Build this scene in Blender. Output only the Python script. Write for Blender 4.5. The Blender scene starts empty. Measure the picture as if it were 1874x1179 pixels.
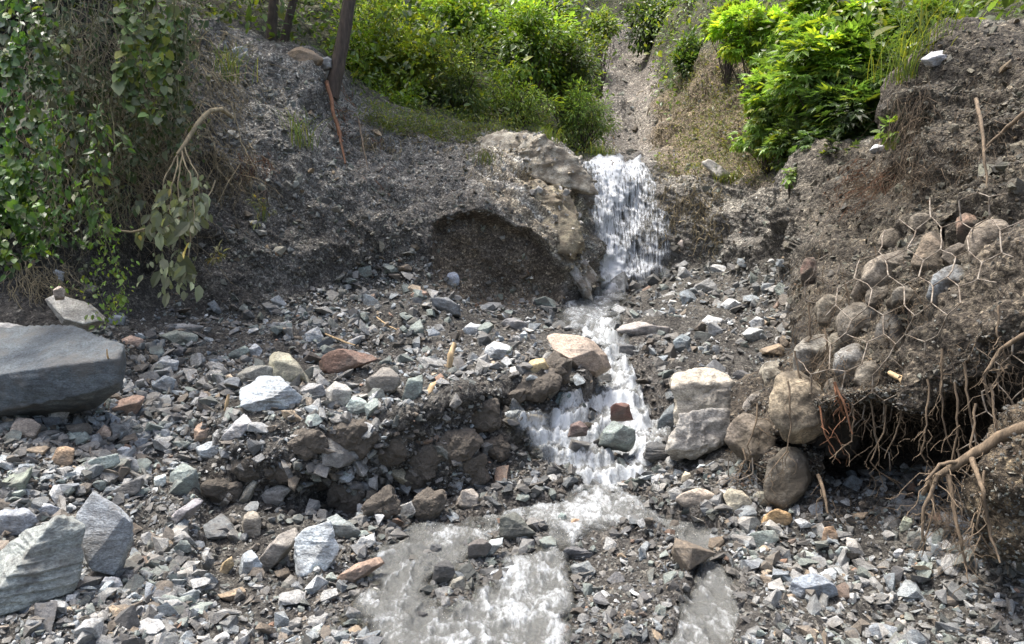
import bpy, bmesh, math, random
import numpy as np
from mathutils import Vector, Matrix
from mathutils.bvhtree import BVHTree

# ------------------------------------------------------------------ camera, world, sun
sc = bpy.context.scene
F_PX, CX, CY = 1352.0, 937.0, 589.5
CAM_Z, PITCH = 1.7, math.radians(5.0)
cam_d = bpy.data.cameras.new("camera"); cam = bpy.data.objects.new("camera", cam_d)
sc.collection.objects.link(cam); sc.camera = cam
cam.location = (0, 0, CAM_Z); cam.rotation_euler = (math.pi/2 - PITCH, 0, 0)
cam_d.sensor_width = 36; cam_d.lens = F_PX/1874*36; cam_d.clip_end = 500; cam_d.clip_start = 0.05

TO_SUN = Vector((-0.28, 0.10, 0.94)).normalized()
elev = math.asin(TO_SUN.z); azim = math.atan2(TO_SUN.x, TO_SUN.y)
w = bpy.data.worlds.new("World"); sc.world = w; w.use_nodes = True
wn = w.node_tree.nodes; wl = w.node_tree.links
sky = wn.new("ShaderNodeTexSky"); sky.sky_type = 'NISHITA'; sky.sun_disc = False
sky.sun_elevation = elev; sky.sun_rotation = azim
sky.air_density = 1.0; sky.dust_density = 6.0; sky.ozone_density = 0.4
wl.new(sky.outputs[0], wn["Background"].inputs[0]); wn["Background"].inputs[1].default_value = 0.15
sd = bpy.data.lights.new("sun", 'SUN'); so = bpy.data.objects.new("sun", sd); sc.collection.objects.link(so)
sd.energy = 2.0; sd.angle = math.radians(13); sd.color = (1, 0.985, 0.96)
so.rotation_euler = TO_SUN.to_track_quat('Z', 'Y').to_euler(); so.location = (-5, 3, 20)
sc.view_settings.view_transform = 'Standard'; sc.view_settings.look = 'None'
sc.view_settings.exposure = 1.45; sc.view_settings.gamma = 1

R = np.random.default_rng(7); random.seed(7)
C = sc.collection.objects

# ------------------------------------------------------------------ helpers
cp, sp = math.cos(PITCH), math.sin(PITCH)
def at_np(px, py, Y):
    xc = (np.asarray(px, float)-CX)/F_PX; yc = -(np.asarray(py, float)-CY)/F_PX
    t = Y/(cp + yc*sp)
    return np.stack([t*xc, np.broadcast_to(Y, t.shape)*1.0, CAM_Z + t*(yc*cp - sp)], -1)
def at(px, py, Y):
    return Vector(at_np(np.array([px]), np.array([py]), np.array([float(Y)]))[0])
def project(p):
    v = np.asarray(p)-np.array([0, 0, CAM_Z])
    f = v[..., 1]*cp - v[..., 2]*sp; u = v[..., 1]*sp + v[..., 2]*cp
    return CX + F_PX*v[..., 0]/f, CY - F_PX*u/f

def tag(o, label=None, cat=None, group=None, kind=None):
    if label: o["label"] = label
    if cat: o["category"] = cat
    if group: o["group"] = group
    if kind: o["kind"] = kind
    return o
def mesh_np(name, V, Fc, mat=None, parent=None, cols=None, smooth=False, attrs=None, link=True):
    V = np.asarray(V, np.float32); Fc = np.asarray(Fc, np.int32)
    me = bpy.data.meshes.new(name); k = Fc.shape[1]
    me.vertices.add(len(V)); me.vertices.foreach_set("co", V.ravel())
    me.loops.add(Fc.size); me.loops.foreach_set("vertex_index", Fc.ravel())
    me.polygons.add(len(Fc)); me.polygons.foreach_set("loop_start", np.arange(0, Fc.size, k, dtype=np.int32))
    me.update(calc_edges=True)
    me.polygons.foreach_set("use_smooth", np.full(len(Fc), smooth))
    if cols is not None:
        a = me.attributes.new("Col", 'FLOAT_COLOR', 'POINT')
        c4 = np.ones((len(V), 4), np.float32); c4[:, :3] = cols
        a.data.foreach_set("color", c4.ravel())
    for n, arr in (attrs or {}).items():
        a = me.attributes.new(n, 'FLOAT', 'POINT'); a.data.foreach_set("value", np.asarray(arr, np.float32))
    if mat: me.materials.append(mat)
    me.validate()
    o = bpy.data.objects.new(name, me)
    if link: C.link(o)
    if parent:
        o.parent = parent
        o.location = -parent.location
    return o
def empty(name, loc):
    o = bpy.data.objects.new(name, None); C.link(o); o.location = loc; o.empty_display_size = .1; return o

def _h(ix, iy, iz, s):
    n = (ix.astype(np.uint32)*np.uint32(73856093)) ^ (iy.astype(np.uint32)*np.uint32(19349663)) ^ (iz.astype(np.uint32)*np.uint32(83492791)) ^ np.uint32(s*2654435 & 0xffffffff)
    n ^= n >> np.uint32(15); n *= np.uint32(2246822519); n ^= n >> np.uint32(13); n *= np.uint32(3266489917); n ^= n >> np.uint32(16)
    return n.astype(np.float32)/np.float32(4294967295)*2-1
def vn(p, s=0):
    f = np.floor(p); t = (p-f).astype(np.float32); i = f.astype(np.int64); t = t*t*(3-2*t)
    x, y, z = i[:, 0], i[:, 1], i[:, 2]
    r = 0
    for a in (0, 1):
        wx = t[:, 0] if a else 1-t[:, 0]
        for b in (0, 1):
            wy = t[:, 1] if b else 1-t[:, 1]
            for c in (0, 1):
                wz = t[:, 2] if c else 1-t[:, 2]
                r = r + wx*wy*wz*_h(x+a, y+b, z+c, s)
    return r
def fbm(p, scale, octs, s=0, gain=.5, ridged=False):
    out = 0; a = 1; q = np.asarray(p)/scale
    for k in range(octs):
        n = vn(q, s+k*17)
        if ridged: n = 1-2*np.abs(n)
        out = out + a*n; a *= gain; q = q*2.03+11.7
    return out
def inpoly(px, py, poly):
    px = np.asarray(px); py = np.asarray(py); c = np.zeros(px.shape, bool); n = len(poly)
    for i in range(n):
        x1, y1 = poly[i]; x2, y2 = poly[(i+1) % n]
        if y1 == y2: continue
        m = ((y1 > py) != (y2 > py)) & (px < (x2-x1)*(py-y1)/(y2-y1)+x1); c ^= m
    return c
def sdpoly(px, py, poly):
    d = np.full(np.shape(px), 1e9); n = len(poly)
    for i in range(n):
        x1, y1 = poly[i]; x2, y2 = poly[(i+1) % n]; dx, dy = x2-x1, y2-y1
        t = np.clip(((px-x1)*dx+(py-y1)*dy)/(dx*dx+dy*dy), 0, 1)
        d = np.minimum(d, np.hypot(px-x1-t*dx, py-y1-t*dy))
    return np.where(inpoly(px, py, poly), d, -d)
def sstep(x, a, b):
    t = np.clip((x-a)/(b-a), 0, 1); return t*t*(3-2*t)
def pchip(x, y, xq):
    x = np.asarray(x, float); y = np.asarray(y, float); h = np.diff(x); sh = (-1,)+(1,)*(y.ndim-1)
    d = np.diff(y, axis=0)/h.reshape(sh); m = np.zeros_like(y)
    h0 = h[:-1].reshape(sh); h1 = h[1:].reshape(sh); w1 = 2*h1+h0; w2 = h1+2*h0
    with np.errstate(divide='ignore', invalid='ignore'):
        mm = (w1+w2)/(w1/d[:-1]+w2/d[1:])
    m[1:-1] = np.where(d[:-1]*d[1:] > 0, mm, 0); m[0] = d[0]; m[-1] = d[-1]
    k = np.clip(np.searchsorted(x, xq)-1, 0, len(h)-1); t = ((xq-x[k])/h[k]).reshape(sh); hk = h[k].reshape(sh)
    t2, t3 = t*t, t*t*t
    return (2*t3-3*t2+1)*y[k]+(t3-2*t2+t)*hk*m[k]+(-2*t3+3*t2)*y[k+1]+(t3-t2)*hk*m[k+1]

# ------------------------------------------------------------------ materials
def newmat(name):
    m = bpy.data.materials.new(name); m.use_nodes = True; nt = m.node_tree
    return m, nt, nt.nodes["Principled BSDF"]
def N(nt, t, **kw):
    n = nt.nodes.new(t)
    for k, v in kw.items():
        if k in n.inputs: n.inputs[k].default_value = v
        else: setattr(n, k, v)
    return n
def ramp(nt, stops):
    r = nt.nodes.new("ShaderNodeValToRGB"); e = r.color_ramp.elements
    while len(e) < len(stops): e.new(.5)
    for k, (p, c) in enumerate(stops):
        e[k].position = p; e[k].color = (*c, 1) if len(c) == 3 else c
    return r
def mul(nt, a, b, mode='MULTIPLY', fac=1.0):
    m = nt.nodes.new("ShaderNodeMix"); m.data_type = 'RGBA'; m.blend_type = mode
    m.inputs[0].default_value = fac
    for s, v in ((6, a), (7, b)):
        if isinstance(v, tuple): m.inputs[s].default_value = (*v, 1)
        else: nt.links.new(v, m.inputs[s])
    return m.outputs[2]
def rock_mat(name, src, coord="Object", sc_=1.0, mud=.55, rough=.75, bump=.6, mudpos=(.48, .62), mudcol=(.112, .102, .086), zs=1.7):
    m, nt, b = newmat(name); L = nt.links.new
    tc = N(nt, "ShaderNodeTexCoord"); mp = N(nt, "ShaderNodeMapping")
    mp.inputs['Scale'].default_value = (sc_, sc_, sc_*zs); mp.inputs['Rotation'].default_value = (.5, .35, 0)
    oi_ = N(nt, 'ShaderNodeObjectInfo'); os_ = N(nt, 'ShaderNodeVectorMath', operation='SCALE'); os_.inputs[0].default_value = (9, 7, 5); L(oi_.outputs['Random'], os_.inputs['Scale']); L(os_.outputs[0], mp.inputs['Location'])
    L(tc.outputs[coord], mp.inputs[0])
    if src == 'obj': col = N(nt, "ShaderNodeObjectInfo").outputs['Color']
    else:
        a = N(nt, "ShaderNodeAttribute", attribute_name="Col"); col = a.outputs['Color']
    n1 = N(nt, "ShaderNodeTexNoise", Scale=9.0, Detail=8.0, Roughness=.65); L(mp.outputs[0], n1.inputs['Vector'])
    r1 = ramp(nt, [(.28, (.45, .45, .46)), (.5, (.95, .95, .95)), (.72, (1.45, 1.45, 1.42))]); L(n1.outputs[0], r1.inputs[0])
    c1 = mul(nt, col, r1.outputs[0])
    n2 = N(nt, "ShaderNodeTexNoise", Scale=55.0, Detail=5.0, Roughness=.7); L(mp.outputs[0], n2.inputs['Vector'])
    r2 = ramp(nt, [(.33, (.5, .48, .46)), (.5, (1, 1, 1)), (.68, (1.5, 1.5, 1.5))]); L(n2.outputs[0], r2.inputs[0])
    c2 = mul(nt, c1, r2.outputs[0])
    n3 = N(nt, "ShaderNodeTexNoise", Scale=5.0, Detail=6.0, Roughness=.6); L(tc.outputs[coord], n3.inputs['Vector'])
    r3 = ramp(nt, [(mudpos[0], (0, 0, 0)), (mudpos[1], (mud, mud, mud))]); L(n3.outputs[0], r3.inputs[0])
    mx = nt.nodes.new("ShaderNodeMix"); mx.data_type = 'RGBA'
    L(r3.outputs[0], mx.inputs[0]); L(c2, mx.inputs[6]); mx.inputs[7].default_value = (*mudcol, 1)
    L(mx.outputs[2], b.inputs['Base Color'])
    rr = N(nt, "ShaderNodeMapRange"); rr.inputs[3].default_value = rough-.22; rr.inputs[4].default_value = rough+.2
    L(n1.outputs[0], rr.inputs[0]); L(rr.outputs[0], b.inputs['Roughness'])
    ad = N(nt, "ShaderNodeMath", operation='ADD'); L(n1.outputs[0], ad.inputs[0])
    ms = N(nt, "ShaderNodeMath", operation='MULTIPLY'); ms.inputs[1].default_value = .35; L(n2.outputs[0], ms.inputs[0]); L(ms.outputs[0], ad.inputs[1])
    bp = N(nt, "ShaderNodeBump", Strength=bump, Distance=.03); L(ad.outputs[0], bp.inputs['Height']); L(bp.outputs[0], b.inputs['Normal'])
    return m
M_ROCK = rock_mat("rock_surface", 'obj', sc_=1.3)
M_COB = rock_mat("muddy_cobble_surface", 'obj', sc_=1.0, mud=.95, rough=.9, bump=1.0, mudpos=(.40, .56), mudcol=(.075, .062, .044), zs=1.0)
M_GRAV = rock_mat("gravel_surface", 'attr', sc_=3.0, mud=.6, bump=.5)

M_LEDGE = rock_mat("weathered_ledge", 'obj', sc_=1.0, mud=.75, bump=1.3, mudpos=(.44, .56), mudcol=(.14, .11, .075))
def soil_mat():
    m, nt, b = newmat("stony_soil"); L = nt.links.new
    tc = N(nt, "ShaderNodeTexCoord"); g = tc.outputs["Object"]
    a = N(nt, "ShaderNodeAttribute", attribute_name="Col")
    n1 = N(nt, "ShaderNodeTexNoise", Scale=3.0, Detail=9.0, Roughness=.72); L(g, n1.inputs['Vector'])
    r1 = ramp(nt, [(.3, (.45, .43, .42)), (.5, (.9, .9, .9)), (.7, (1.6, 1.58, 1.55))]); L(n1.outputs[0], r1.inputs[0])
    c = mul(nt, a.outputs['Color'], r1.outputs[0])
    v = N(nt, "ShaderNodeTexVoronoi", Scale=42.0, Randomness=1.0); L(g, v.inputs['Vector'])
    rv = ramp(nt, [(.0, (.5, .48, .46)), (.5, (.9, .88, .86)), (.8, (1.15, 1.15, 1.12)), (.92, (1.7, 1.7, 1.65)), (1, (2.6, 2.6, 2.5))])
    nv = N(nt, 'ShaderNodeTexNoise', Scale=25.0, Detail=3.0); L(g, nv.inputs['Vector']); gv = mul(nt, g, nv.outputs['Color'], 'ADD', .06); L(gv, v.inputs['Vector'])
    sx = N(nt, "ShaderNodeSeparateColor"); L(v.outputs['Color'], sx.inputs[0]); L(sx.outputs[0], rv.inputs[0])
    c = mul(nt, c, rv.outputs[0])
    n2 = N(nt, "ShaderNodeTexNoise", Scale=60.0, Detail=4.0, Roughness=.7); L(g, n2.inputs['Vector'])
    r2 = ramp(nt, [(.36, (.4, .4, .4)), (.5, (1, 1, 1)), (.66, (1.9, 1.9, 1.9))]); L(n2.outputs[0], r2.inputs[0])
    c = mul(nt, c, r2.outputs[0])
    L(c, b.inputs['Base Color'])
    wet = N(nt, "ShaderNodeAttribute", attribute_name="wet")
    rr = N(nt, "ShaderNodeMapRange"); rr.inputs[3].default_value = .92; rr.inputs[4].default_value = .38
    L(wet.outputs['Fac'], rr.inputs[0]); L(rr.outputs[0], b.inputs['Roughness'])
    v2 = N(nt, "ShaderNodeTexVoronoi", Scale=16.0); L(g, v2.inputs['Vector'])
    s1 = N(nt, "ShaderNodeMath", operation='MULTIPLY'); s1.inputs[1].default_value = -.5; L(v.outputs[0], s1.inputs[0])
    s2 = N(nt, "ShaderNodeMath", operation='MULTIPLY'); s2.inputs[1].default_value = -1.2; L(v2.outputs[0], s2.inputs[0])
    s3 = N(nt, "ShaderNodeMath", operation='ADD'); L(s1.outputs[0], s3.inputs[0]); L(s2.outputs[0], s3.inputs[1])
    s4 = N(nt, "ShaderNodeMath", operation='ADD'); L(s3.outputs[0], s4.inputs[0]); L(n2.outputs[0], s4.inputs[1])
    s5 = N(nt, "ShaderNodeMath", operation='ADD'); L(s4.outputs[0], s5.inputs[0]); L(n1.outputs[0], s5.inputs[1])
    bp = N(nt, "ShaderNodeBump", Strength=.9, Distance=.035); L(s5.outputs[0], bp.inputs['Height']); L(bp.outputs[0], b.inputs['Normal'])
    return m
M_SOIL = soil_mat()

def leaf_mat(name, rough=.5, trans=.35):
    m, nt, b = newmat(name); L = nt.links.new
    a = N(nt, "ShaderNodeAttribute", attribute_name="Col")
    b.inputs['Roughness'].default_value = rough
    L(a.outputs['Color'], b.inputs['Base Color'])
    t = N(nt, "ShaderNodeBsdfTranslucent")
    tcol = mul(nt, a.outputs['Color'], (1.35, 1.45, .55)); L(tcol, t.inputs[0])
    mx = N(nt, "ShaderNodeMixShader"); mx.inputs[0].default_value = trans
    L(b.outputs[0], mx.inputs[1]); L(t.outputs[0], mx.inputs[2])
    L(mx.outputs[0], nt.nodes["Material Output"].inputs[0])
    return m
M_LEAF = leaf_mat("green_leaf", .42, .42)
M_DULL = leaf_mat("mud_dusted_leaf", .75, .22)
def wood_mat(name, c, bump=.4, s=25.0):
    m, nt, b = newmat(name); L = nt.links.new
    tc = N(nt, "ShaderNodeTexCoord"); mp = N(nt, "ShaderNodeMapping"); mp.inputs['Scale'].default_value = (1, 1, .25); L(tc.outputs['Object'], mp.inputs[0])
    n = N(nt, "ShaderNodeTexNoise", Scale=s, Detail=6.0, Roughness=.65); L(mp.outputs[0], n.inputs['Vector'])
    r = ramp(nt, [(.3, tuple(x*.4 for x in c)), (.55, c), (.75, tuple(min(1, x*1.7) for x in c))]); L(n.outputs[0], r.inputs[0])
    L(r.outputs[0], b.inputs['Base Color']); b.inputs['Roughness'].default_value = .85
    bp = N(nt, "ShaderNodeBump", Strength=bump, Distance=.01); L(n.outputs[0], bp.inputs['Height']); L(bp.outputs[0], b.inputs['Normal'])
    return m
M_BARK = wood_mat("dark_bark", (.075, .055, .04), .8)
M_ROOT = wood_mat("muddy_root", (.165, .122, .078), .8, 40.0)
M_PALE = wood_mat("pale_broken_wood", (.50, .36, .20))
M_STEM = wood_mat("olive_stem", (.17, .16, .075))
M_DRY = wood_mat("dry_twig", (.27, .22, .13))
M_RUST = wood_mat("red_brown_root", (.19, .09, .045))
m, nt, b = newmat("galvanised_muddy_wire"); M_WIRE = m
_n = N(nt, "ShaderNodeTexNoise", Scale=30.0, Detail=5.0); _tc = N(nt, "ShaderNodeTexCoord"); nt.links.new(_tc.outputs['Object'], _n.inputs['Vector'])
_r = ramp(nt, [(.4, (.10, .075, .05)), (.6, (.24, .21, .17))]); nt.links.new(_n.outputs[0], _r.inputs[0]); nt.links.new(_r.outputs[0], b.inputs['Base Color'])
b.inputs['Roughness'].default_value = .65; b.inputs['Metallic'].default_value = .15

def water_mat(name, fall):
    m, nt, b = newmat(name); L = nt.links.new
    tc = N(nt, "ShaderNodeTexCoord"); mp = N(nt, "ShaderNodeMapping"); L(tc.outputs['Object'], mp.inputs[0])
    mp.inputs['Scale'].default_value = (7.5, 3, .75) if fall else (2.6, 1.2, 1.7)
    foam = N(nt, "ShaderNodeAttribute", attribute_name="foam")
    n1 = N(nt, "ShaderNodeTexNoise", Scale=4.5, Detail=8.0, Roughness=.62, Distortion=.15 if fall else .8); L(mp.outputs[0], n1.inputs['Vector'])
    n2 = N(nt, "ShaderNodeTexNoise", Scale=24.0, Detail=6.0, Roughness=.7, Distortion=.2); L(mp.outputs[0], n2.inputs['Vector'])
    ad = N(nt, "ShaderNodeMath", operation='ADD'); L(n1.outputs[0], ad.inputs[0]); L(foam.outputs['Fac'], ad.inputs[1])
    k = N(nt, "ShaderNodeMath", operation='MULTIPLY_ADD'); k.inputs[1].default_value = .8; L(n2.outputs[0], k.inputs[0]); L(ad.outputs[0], k.inputs[2])
    f = N(nt, "ShaderNodeMapRange"); f.inputs[1].default_value = .90; f.inputs[2].default_value = 1.30; L(k.outputs[0], f.inputs[0])
    mx = nt.nodes.new("ShaderNodeMix"); mx.data_type = 'RGBA'; L(f.outputs[0], mx.inputs[0])
    mx.inputs[6].default_value = (.185, .19, .18, 1); mx.inputs[7].default_value = (.50, .53, .545, 1) if not fall else (.62, .65, .68, 1)
    L(mx.outputs[2], b.inputs['Base Color'])
    rr = N(nt, "ShaderNodeMapRange"); rr.inputs[3].default_value = .04; rr.inputs[4].default_value = .35; L(f.outputs[0], rr.inputs[0]); L(rr.outputs[0], b.inputs['Roughness'])
    b.inputs['IOR'].default_value = 1.33
    bp = N(nt, "ShaderNodeBump", Strength=.8, Distance=.025); L(k.outputs[0], bp.inputs['Height']); L(bp.outputs[0], b.inputs['Normal'])
    tr = N(nt, "ShaderNodeBsdfTransparent"); ms = N(nt, "ShaderNodeMixShader")
    tr.inputs[0].default_value = (.8, .8, .76, 1)
    g = N(nt, "ShaderNodeMapRange"); L(k.outputs[0], g.inputs[0])
    if fall: g.inputs[1].default_value = 1.0; g.inputs[2].default_value = 1.25; g.inputs[3].default_value = .06; g.inputs[4].default_value = .95
    else: g.inputs[1].default_value = .8; g.inputs[2].default_value = 1.15; g.inputs[3].default_value = .62; g.inputs[4].default_value = 1.0
    dp = N(nt, "ShaderNodeAttribute", attribute_name="depth"); go = N(nt, "ShaderNodeMath", operation='MULTIPLY'); L(g.outputs[0], go.inputs[0]); L(dp.outputs['Fac'], go.inputs[1])
    L(go.outputs[0], ms.inputs[0]); L(tr.outputs[0], ms.inputs[1]); L(b.outputs[0], ms.inputs[2])
    L(ms.outputs[0], nt.nodes["Material Output"].inputs[0])
    return m
M_WATER = water_mat("silty_stream_water", False)
M_FALL = water_mat("falling_white_water", True)

# ------------------------------------------------------------------ terrain (lofted from profiles across the gully)
COLS = [
 (-350, [(1500,2.0),(1179,2.9),(1080,3.3),(950,3.8),(850,4.3),(760,4.8),(690,5.3),(600,5.8),(540,6.2),(300,6.5),(0,7.2),(-200,8.5),(-300,11),(-400,16)]),
 (0,    [(1500,2.1),(1179,3.0),(1080,3.4),(960,3.9),(860,4.4),(770,4.95),(690,5.5),(600,6.3),(510,6.9),(260,7.3),(-20,8.2),(-160,10),(-260,14),(-350,20)]),
 (150,  [(1500,2.1),(1179,3.0),(1080,3.45),(960,4.0),(860,4.5),(765,5.1),(690,5.75),(610,6.4),(545,7.0),(280,7.5),(-20,8.6),(-150,10.5),(-220,14),(-320,20)]),
 (300,  [(1500,2.1),(1179,3.1),(1080,3.5),(970,4.1),(870,4.6),(780,5.15),(700,5.8),(620,6.7),(560,7.5),(320,8.1),(50,9.2),(0,11),(-80,15),(-250,22)]),
 (430,  [(1500,2.1),(1179,3.1),(1080,3.55),(1000,4.15),(955,4.45),(905,4.68),(815,4.72),(680,5.9),(565,7.8),(340,8.5),(92,9.7),(20,12),(-60,16),(-250,24)]),
 (560,  [(1500,2.1),(1179,3.1),(1080,3.6),(1000,4.15),(955,4.55),(900,4.8),(800,4.78),(700,5.7),(550,8.3),(380,8.9),(125,10.2),(60,12.5),(-20,16),(-200,24)]),
 (680,  [(1500,2.1),(1179,3.1),(1080,3.63),(1010,4.15),(965,4.65),(920,4.95),(785,4.85),(680,5.9),(515,9.0),(400,9.4),(215,10.8),(150,13),(0,17),(-200,26)]),
 (790,  [(1500,2.1),(1179,3.1),(1080,3.65),(1000,4.3),(950,4.8),(905,5.15),(755,5.05),(655,6.2),(512,9.2),(400,9.7),(245,11.4),(180,13.5),(20,18),(-200,27)]),
 (900,  [(1500,2.1),(1179,3.12),(1080,3.66),(990,4.35),(925,5.0),(885,5.3),(722,5.35),(645,6.5),(560,9.5),(400,9.9),(245,12.2),(190,14),(20,19),(-200,28)]),
 (1000, [(1500,2.1),(1179,3.12),(1080,3.66),(975,4.35),(900,5.1),(840,5.4),(700,5.75),(640,6.8),(565,9.8),(435,10.2),(270,12.8),(220,15),(20,21),(-200,30)]),
 (1060, [(1500,2.1),(1179,3.12),(1080,3.66),(970,4.38),(890,5.1),(830,5.45),(700,6.1),(640,6.9),(548,10.4),(430,11.6),(300,13.0),(265,15),(50,23),(-200,32)]),
 (1110, [(1500,2.1),(1179,3.12),(1080,3.66),(968,4.38),(890,5.1),(835,5.45),(725,6.1),(640,7.0),(525,11.6),(405,12.2),(306,13.0),(272,15),(70,24),(-200,34)]),
 (1160, [(1500,2.1),(1179,3.12),(1080,3.66),(968,4.38),(890,5.1),(830,5.45),(720,6.15),(630,7.1),(520,11.8),(400,12.4),(308,13.0),(285,15),(100,24),(-200,34)]),
 (1230, [(1500,2.1),(1179,3.1),(1080,3.65),(975,4.3),(900,4.85),(830,5.3),(730,6.1),(620,7.4),(500,11.6),(400,12.0),(325,12.6),(280,14),(80,20),(-200,32)]),
 (1320, [(1500,2.1),(1179,3.1),(1080,3.62),(985,4.2),(910,4.6),(850,4.95),(740,5.9),(620,7.6),(490,11.2),(410,11.6),(342,12.0),(280,13.2),(90,15.5),(-150,28)]),
 (1400, [(1500,2.1),(1179,3.05),(1080,3.6),(988,4.15),(925,4.45),(870,4.8),(760,5.75),(640,7.3),(495,10),(420,10.4),(345,10.9),(300,12),(150,15),(-150,26)]),
 (1455, [(1500,2.1),(1179,3.05),(1080,3.58),(988,4.1),(925,4.4),(875,4.8),(745,5.8),(620,7.4),(492,8.6),(425,8.9),(330,9.8),(280,11.5),(150,15),(-150,25)]),
 (1490, [(1500,2.1),(1179,3.05),(1080,3.55),(985,4.05),(925,4.35),(880,5.0),(800,5.3),(700,4.7),(530,5.4),(440,7.4),(305,9.4),(265,11),(130,14),(-150,24)]),
 (1600, [(1500,2.1),(1179,3.0),(1080,3.5),(985,3.95),(925,4.25),(870,5.0),(790,5.2),(712,4.2),(560,4.6),(420,5.9),(270,8.3),(235,9.5),(110,13),(-150,22)]),
 (1636, [(1500,2.07),(1179,3.0),(1080,3.47),(987,3.88),(928,4.15),(873,4.87),(790,5.07),(707,4.1),(546,4.42),(385,5.5),(258,7.7),(225,9.2),(100,12.6),(-150,21)]),
 (1655, [(1500,2.05),(1179,3.0),(1080,3.45),(988,3.85),(930,4.1),(875,4.8),(790,5.0),(705,4.05),(540,4.35),(370,5.2),(175,6.7),(150,8.5),(60,12),(-150,20)]),
 (1730, [(1500,2.05),(1179,2.95),(1080,3.4),(990,3.75),(935,4.0),(880,4.6),(790,4.8),(660,3.8),(520,4.15),(330,4.9),(118,6.0),(85,7.5),(20,11),(-150,18)]),
 (1836, [(1500,2.0),(1179,2.85),(1080,3.3),(995,3.55),(945,3.75),(890,4.2),(780,4.3),(620,3.5),(480,3.85),(280,4.5),(100,5.4),(60,7),(0,10),(-150,16)]),
 (2000, [(1500,1.95),(1179,2.8),(1080,3.2),(990,3.4),(935,3.55),(870,3.9),(760,3.95),(600,3.25),(450,3.6),(250,4.1),(85,4.8),(60,6.5),(0,9),(-150,15)]),
 (2300, [(1500,1.9),(1179,2.7),(1080,3.0),(980,3.15),(920,3.3),(850,3.5),(740,3.5),(560,3.0),(420,3.3),(200,3.8),(60,4.3),(30,6),(-30,9),(-150,14)]),
]
cx_ = np.array([c[0] for c in COLS], float); cpy = np.array([[p[0] for p in c[1]] for c in COLS], float); cY = np.array([[p[1] for p in c[1]] for c in COLS], float)
seg = np.abs(np.diff(cpy, axis=0*1+1)).mean(0) + 6*np.abs(np.diff(cY, axis=1)).mean(0)
seg[0] *= .25; seg[-1] *= .3
cnt = np.maximum(6, (seg/2.35).astype(int))
rq = np.concatenate([np.linspace(i, i+1, cnt[i], endpoint=False) for i in range(13)]+[[13.0]])
xq = np.concatenate([np.arange(-350, -20, 8), np.arange(-20, 1895, 2.6), np.arange(1895, 2301, 8)])
gp = pchip(np.arange(14), cpy.T, rq); gY = np.exp(pchip(np.arange(14), np.log(cY).T, rq))
PY = pchip(cx_, gp.T, xq).T; YY = np.exp(pchip(cx_, np.log(gY).T, xq)).T      # (rows, cols)
PX = np.broadcast_to(xq[None, :], PY.shape).copy()
nr, nc = PY.shape
RR = np.broadcast_to(rq[:, None], PY.shape)
P = at_np(PX, PY, YY)
def grid_normals(P):
    du = np.gradient(P, axis=1); dv = np.gradient(P, axis=0)
    n = np.cross(du, dv); n /= np.linalg.norm(n, axis=-1, keepdims=True)+1e-9
    return n
NRM = grid_normals(P)
px, py, rr_ = PX.ravel(), PY.ravel(), RR.ravel()

STREAM = [(1022,548),(1060,520),(1115,515),(1148,545),(1122,590),(1150,625),(1172,650),(1196,690),(1238,742),(1225,800),(1195,850),(1148,885),(1165,915),(1240,940),(1315,972),(1352,1025),(1362,1080),(1345,1160),(1300,1300),(700,1300),(680,1180),(640,1120),(665,1080),(612,1055),(640,1020),(700,985),(740,962),(830,945),(925,915),(1000,888),(1055,872),(1012,832),(958,802),(948,780),(1050,748),(1082,700),(1100,680),(1085,640),(1035,592)]
ISLE = [(1046,985),(1080,966),(1130,972),(1190,996),(1240,1035),(1252,1085),(1235,1150),(1150,1190),(1080,1170),(1048,1110),(1040,1060),(1050,1015)]
ISLE2 = [(862,1042),(868,1012),(905,1000),(928,962),(955,960),(978,986),(955,1003),(922,1020),(890,1048)]
ISLE3 = [(782,1082),(798,1058),(838,1060),(845,1082),(812,1098)]
FALL = [(1030,318),(1060,312),(1085,300),(1168,303),(1200,340),(1226,395),(1232,470),(1210,497),(1162,518),(1112,540),(1085,520),(1090,450),(1072,400)]
SCAR = [(785,412),(840,400),(905,402),(962,427),(1000,470),(1022,520),(1024,566),(860,566),(800,545),(780,470)]
sd_st = sdpoly(px, py, STREAM); sd_is = np.maximum(np.maximum(sdpoly(px, py, ISLE), sdpoly(px, py, ISLE2)), sdpoly(px, py, ISLE3)); sd_w = np.minimum(sd_st, -sd_is)
front = rr_ < 8.02
sd_w = np.where(front, sd_w, -99); V_w = P.reshape(-1, 3)
sd_f = np.where((rr_ > 7.3) & (rr_ < 10.6), sdpoly(px, py, FALL)+fbm(V_w, .35, 3, 909)*9, -99)
sd_s = np.where((rr_ > 7.9) & (rr_ < 10), sdpoly(px, py, SCAR), -99)
V0 = P.reshape(-1, 3).copy(); Nn = NRM.reshape(-1, 3)
V = V0.copy()
wob = fbm(V0, .45, 4, 5)*14
sd_w = np.where(sd_w > -90, sd_w+wob*1.1+fbm(V0, .22, 4, 951, .6)*np.where(rr_ < 4.6, 21, 7)-6*(rr_ < 4.2), sd_w)
inw = sstep(sd_w, -14, 16)
bank = sstep(rr_, 7.8, 8.6)*(1-sstep(rr_, 10.0, 10.8))
gab = sstep(px+wob*2, 1480-110*sstep(rr_, 7.5, 8.5), 1520+60*sstep(rr_, 7.5, 8.5))*sstep(rr_, 4.6, 5.2)*(1-sstep(rr_, 10.05, 10.3))
rockz = sstep(sdpoly(px, py, [(880,250),(960,250),(1060,310),(1080,400),(1095,520),(1040,540),(1000,460),(940,410),(870,370)])*1.0+wob, -20, 25)*bank
amp = .065*(1-.75*inw)
amp = amp*(1+.9*bank+.5*gab)
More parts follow.
